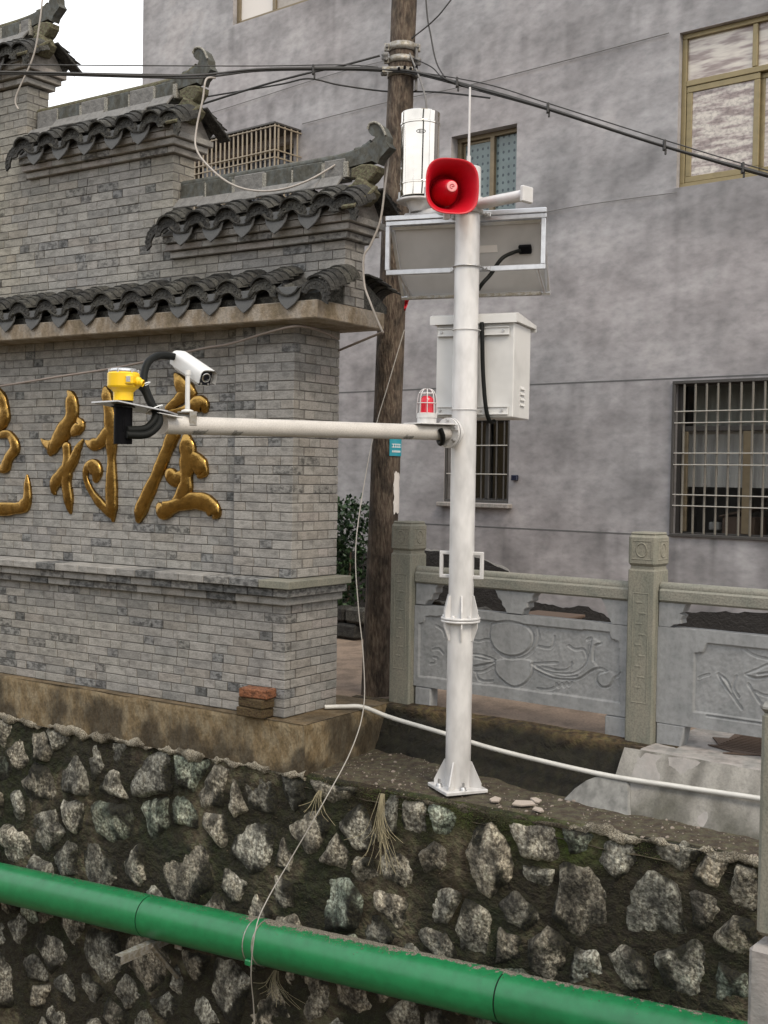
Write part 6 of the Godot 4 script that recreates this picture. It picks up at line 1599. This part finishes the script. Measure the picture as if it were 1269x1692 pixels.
func build_pipes() -> void:
	var w := frame(WALL_AT, WALL_TURN)
	var t := thing("green_pipe", "big green painted pipe running along the foot of the stone wall", "pipe", w * Vector3(0, -1.49, 0.3), WALL_TURN)
	var ax := func(x: float) -> Vector3: return Vector3(x, 0.054 * x, 0.0)
	var cuts := [-5.0, -1.0, 0.064, 1.955, 4.6]
	for i in 4:
		var s := st()
		rod(s, ax.call(cuts[i] + 0.005), ax.call(cuts[i + 1] - 0.005), 0.15 - 0.001 * (i % 2), 40)
		mk("pipe_section", s, M.green, t)
	for i in [1, 2, 3]:
		var s := st()
		var x: float = cuts[i]
		if i == 2:
			for q in [-0.04, 0.04]:
				var rs := st(); rod(rs, ax.call(x + q - 0.004), ax.call(x + q + 0.004), 0.1555, 40); mk("strap", rs, M.old_steel, t)
			rod(s, ax.call(x - 0.035), ax.call(x + 0.035), 0.154, 40)
			box(s, ax.call(x) + Vector3(0, -0.1, 0.13), Vector3(0.05, 0.04, 0.04), 0.006)
		else: rod(s, ax.call(x - 0.008), ax.call(x + 0.008), 0.146, 40)
		mk("joint_band", s, M.green if i == 2 else M.rubber, t)
	# windblown grit lying along the crown of the pipe
	var s := st()
	grid(s, 900, 30, func(u, v):
		var x := lerpf(-0.05, 3.2, u); var a := lerpf(0.75, -0.75, v)
		var k := 0.0045 * fine.get_noise_2d(x * 1500.0, a * 260.0) + 0.0025 * fnl.get_noise_2d(x * 160.0, a * 50.0) + 0.0036 - 0.02 * (a + 0.12) * (a + 0.12) - 0.0022 * maxf(x - 0.7, 0.0)
		return ax.call(x) + Vector3(0, cos(a - 0.1), sin(a - 0.1)) * (0.15 + k))
	var g := mk("grit", s, M.green_dust, t)
	g.set_meta("kind", "stuff")
	var grain := st()
	box(grain, Vector3.ZERO, Vector3.ONE, 0.25)
	var mm := MultiMesh.new()
	mm.transform_format = MultiMesh.TRANSFORM_3D; mm.mesh = done(grain)
	mm.instance_count = 2600
	for i in 2600:
		var x := rng.randf_range(-0.1, 1.2) if i % 3 else rng.randf_range(-2.5, 3.5)
		var a := rng.randfn(-0.05, 0.28)
		mm.set_instance_transform(i, Transform3D(Basis.from_euler(Vector3(rng.randf() * 6, rng.randf() * 6, 0)).scaled(Vector3.ONE * rng.randf_range(0.0015, 0.0055)), ax.call(x) + Vector3(0, cos(a), sin(a)) * 0.151))
	var mi := MultiMeshInstance3D.new()
	mi.name = "loose_grit"; mi.multimesh = mm; mi.material_override = M.green_dust; mi.set_meta("kind", "stuff")
	t.add_child(mi, true)
	# pebbles and crumbs strewn over the dirt ledge
	mm = MultiMesh.new()
	mm.transform_format = MultiMesh.TRANSFORM_3D; mm.mesh = done(grain_copy())
	mm.instance_count = 700
	for i in 700:
		var x := rng.randf_range(0.25, 3.6)
		var z := rng.randf_range(0.06, -0.75)
		var size := rng.randf_range(0.004, 0.012) if i % 9 else rng.randf_range(0.012, 0.03)
		mm.set_instance_transform(i, Transform3D(Basis.from_euler(Vector3(rng.randf() * 6, rng.randf() * 6, 0)) * Basis.from_scale(Vector3(size, size * 0.6, size * 0.8)), w * Vector3(x, -0.345 + 0.03 * fnl.get_noise_2d(x * 60.0, z * 60.0) + 0.012 * fine.get_noise_2d(x * 400.0, z * 400.0) + 0.05 * smoothstep(0.35, 0.9, (0.085 - z) / 1.435), z)))
	mi = MultiMeshInstance3D.new()
	mi.name = "pebbles"; mi.multimesh = mm; mi.material_override = M.dirt_bits; mi.set_meta("kind", "stuff")
	tag(mi, "small pebbles and crumbs strewn over the dirt ledge round the pole", "pebbles")
	add_child(mi)
	t = thing("pipe_bracket", "grey angle iron bracket under the green pipe", "bracket", w * Vector3(-0.93, -1.7, 0.08), WALL_TURN)
	s = st(); box(s, Vector3(0, -0.0, 0.29), Vector3(0.06, 0.007, 0.62), 0.001); box(s, Vector3(0.028, -0.03, 0.29), Vector3(0.006, 0.06, 0.62), 0.001); mk("arm", s, M.old_steel, t)
	s = st(); rod(s, Vector3(0.03, -0.02, 0.3), Vector3(0.03, -0.34, 0.02), 0.02, 4); mk("strut", s, M.old_steel, t)
	s = st(); box(s, Vector3(0.03, 0.12, 0.02), Vector3(0.07, 0.5, 0.01), 0.001); mk("wall_strap", s, M.old_steel, t)
	# strap wire over the pipe at the bracket
	var r := frame(RAIL_AT, RAIL_TURN)
	wire("white_pipe", "thin white plastic pipe lying from the plinth across the mossy bank", "pipe", [w * Vector3(0.04, 0.022, -0.42), w * Vector3(0.15, 0.024, -0.52), w * Vector3(0.26, 0.02, -0.6), r * Vector3(-1.9, -0.056, 0.27), r * Vector3(-1.43, -0.098, 0.28), r * Vector3(-0.95, -0.145, 0.29), r * Vector3(-0.154, -0.168, 0.33), r * Vector3(0.4, -0.155, 0.33), r * Vector3(0.95, -0.135, 0.33)], 0.0165, M.pvc)
	# three loose bricks
	var bk := st(); box(bk, Vector3.ZERO, Vector3(0.24, 0.066, 0.13), 0.008)
	var bm := done(bk)
	for k in 3:
		var b := thing("loose_brick", ["mossy brick at the bottom of the small stack on the plinth", "dark mossy brick in the middle of the small stack on the plinth", "reddish brick on top of the small stack on the plinth"][k], "brick", w * Vector3(-0.21 + 0.012 * k, 0.035 + 0.069 * k, 0.075), WALL_TURN + [3, -4, 6][k], "three bricks stacked on the plinth")
		part("block", bm, M.mossy_brick if k < 2 else M.red_brick, b)
	# broken tile pieces by the pole
	var bits := [[1.66, -0.08, 0.07, "small pale chip of tile nearest the pole base"], [1.84, -0.11, 0.15, "long flat broken tile right of the pole base"], [1.87, -0.22, 0.06, "rounded broken tile piece behind the long flat one"], [1.98, -0.03, 0.07, "broken tile piece farthest right on the dirt ledge"]]
	for i in bits.size():
		var e: Array = bits[i]
		var b := thing("broken_tile", e[3], "tile piece", w * Vector3(e[0], -0.325, e[1]), WALL_TURN + i * 37, "broken tile pieces by the pole base")
		s = st()
		var h: float = e[2] * 0.5
		prism(s, pv([-h, -0.02, -h * 0.3, -0.04, h, -0.025, h * 0.8, 0.02, -h * 0.6, 0.03]), 0.0, 0.012, 0.003, Transform3D(Basis(Vector3(1, 0, 0), Vector3(0, 0, -1), Vector3(0, 1, 0)), Vector3.ZERO))
		mk("piece", s, M.tilebit, b, Transform3D(Basis(Vector3.RIGHT, 0.2), Vector3.ZERO))
	# dry grass hanging from the wall's edge
	for e in [[0.93, -0.36, 0.55, 34, "tuft of dry grass hanging down the stone wall left of the pole base"], [0.42, -0.42, 0.2, 9, "few pale dry stalks below the plinth corner"], [0.05, -1.75, 0.2, 26, "short dry grass growing below the green pipe beside the cord"]]:
		var g2 := thing("dry_grass", e[4], "plant", w * Vector3(e[0], e[1], 0.12), WALL_TURN)
		s = st()
		for k in e[3]:
			var sp: float = rng.randfn(0.0, 0.75)
			var ln: float = e[2] * rng.randf_range(0.5, 1.0)
			var p := [Vector3(sp * 0.012, 0, 0), Vector3(sp * 0.03 + 0.02, -ln * 0.35, 0.05), Vector3(sp * 0.07 + 0.05, -ln * 0.7, 0.06 + 0.02 * rng.randf()), Vector3(sp * 0.13 + 0.08 + rng.randf_range(-0.05, 0.05), -ln + 0.12 * rng.randf() * ln, 0.04 + 0.09 * rng.randf())]
			tube(s, smooth_path(p, 3), 0.0016, 3)
		mk("stalks", s, M.straw, g2)

func _ready() -> void:
	var cam := Camera3D.new()
	cam.name = "camera"
	cam.fov = rad_to_deg(2.0 * atan(846.0 / 2000.0))
	cam.position = Vector3(0, 2.07, 0)
	cam.rotation_degrees = Vector3(-1.75, 0, 0.92)
	cam.far = 600.0; cam.near = 0.05
	add_child(cam)
	var env := Environment.new()
	env.background_mode = Environment.BG_SKY
	var sky := ProceduralSkyMaterial.new()
	sky.sky_top_color = Color(0.9, 0.92, 0.95); sky.sky_horizon_color = Color(0.97, 0.95, 0.92)
	sky.sky_curve = 0.2
	sky.ground_bottom_color = Color(0.4, 0.38, 0.35); sky.ground_horizon_color = Color(0.75, 0.73, 0.7)
	env.sky = Sky.new(); env.sky.sky_material = sky
	env.tonemap_mode = Environment.TONE_MAPPER_LINEAR
	env.tonemap_exposure = 2.0
	env.sdfgi_enabled = true; env.ssao_enabled = true; env.ssil_enabled = true
	var we := WorldEnvironment.new()
	we.name = "sky"; we.environment = env
	add_child(we)
	var sun := DirectionalLight3D.new()
	sun.name = "sun"
	sun.rotation_degrees = Vector3(-48, 28, 0)
	sun.light_energy = 0.4; sun.light_angular_distance = 25.0; sun.light_color = Color(1.0, 0.95, 0.88)
	sun.shadow_enabled = true
	add_child(sun)

	rng.seed = 7
	fnl.seed = 11; fnl.frequency = 0.01; fnl.fractal_octaves = 4; fnl.noise_type = FastNoiseLite.TYPE_SIMPLEX_SMOOTH
	fine.seed = 23; fine.frequency = 0.01; fine.fractal_octaves = 5; fine.noise_type = FastNoiseLite.TYPE_SIMPLEX_SMOOTH
	make_materials()
	make_roof_meshes()
	build_house()
	build_ground()
	build_retaining_wall()
	build_gate_wall()
	build_characters()
	build_railing()
	build_hedge()
	build_utility_pole()
	build_pole()
	build_pipes()
	build_cables()
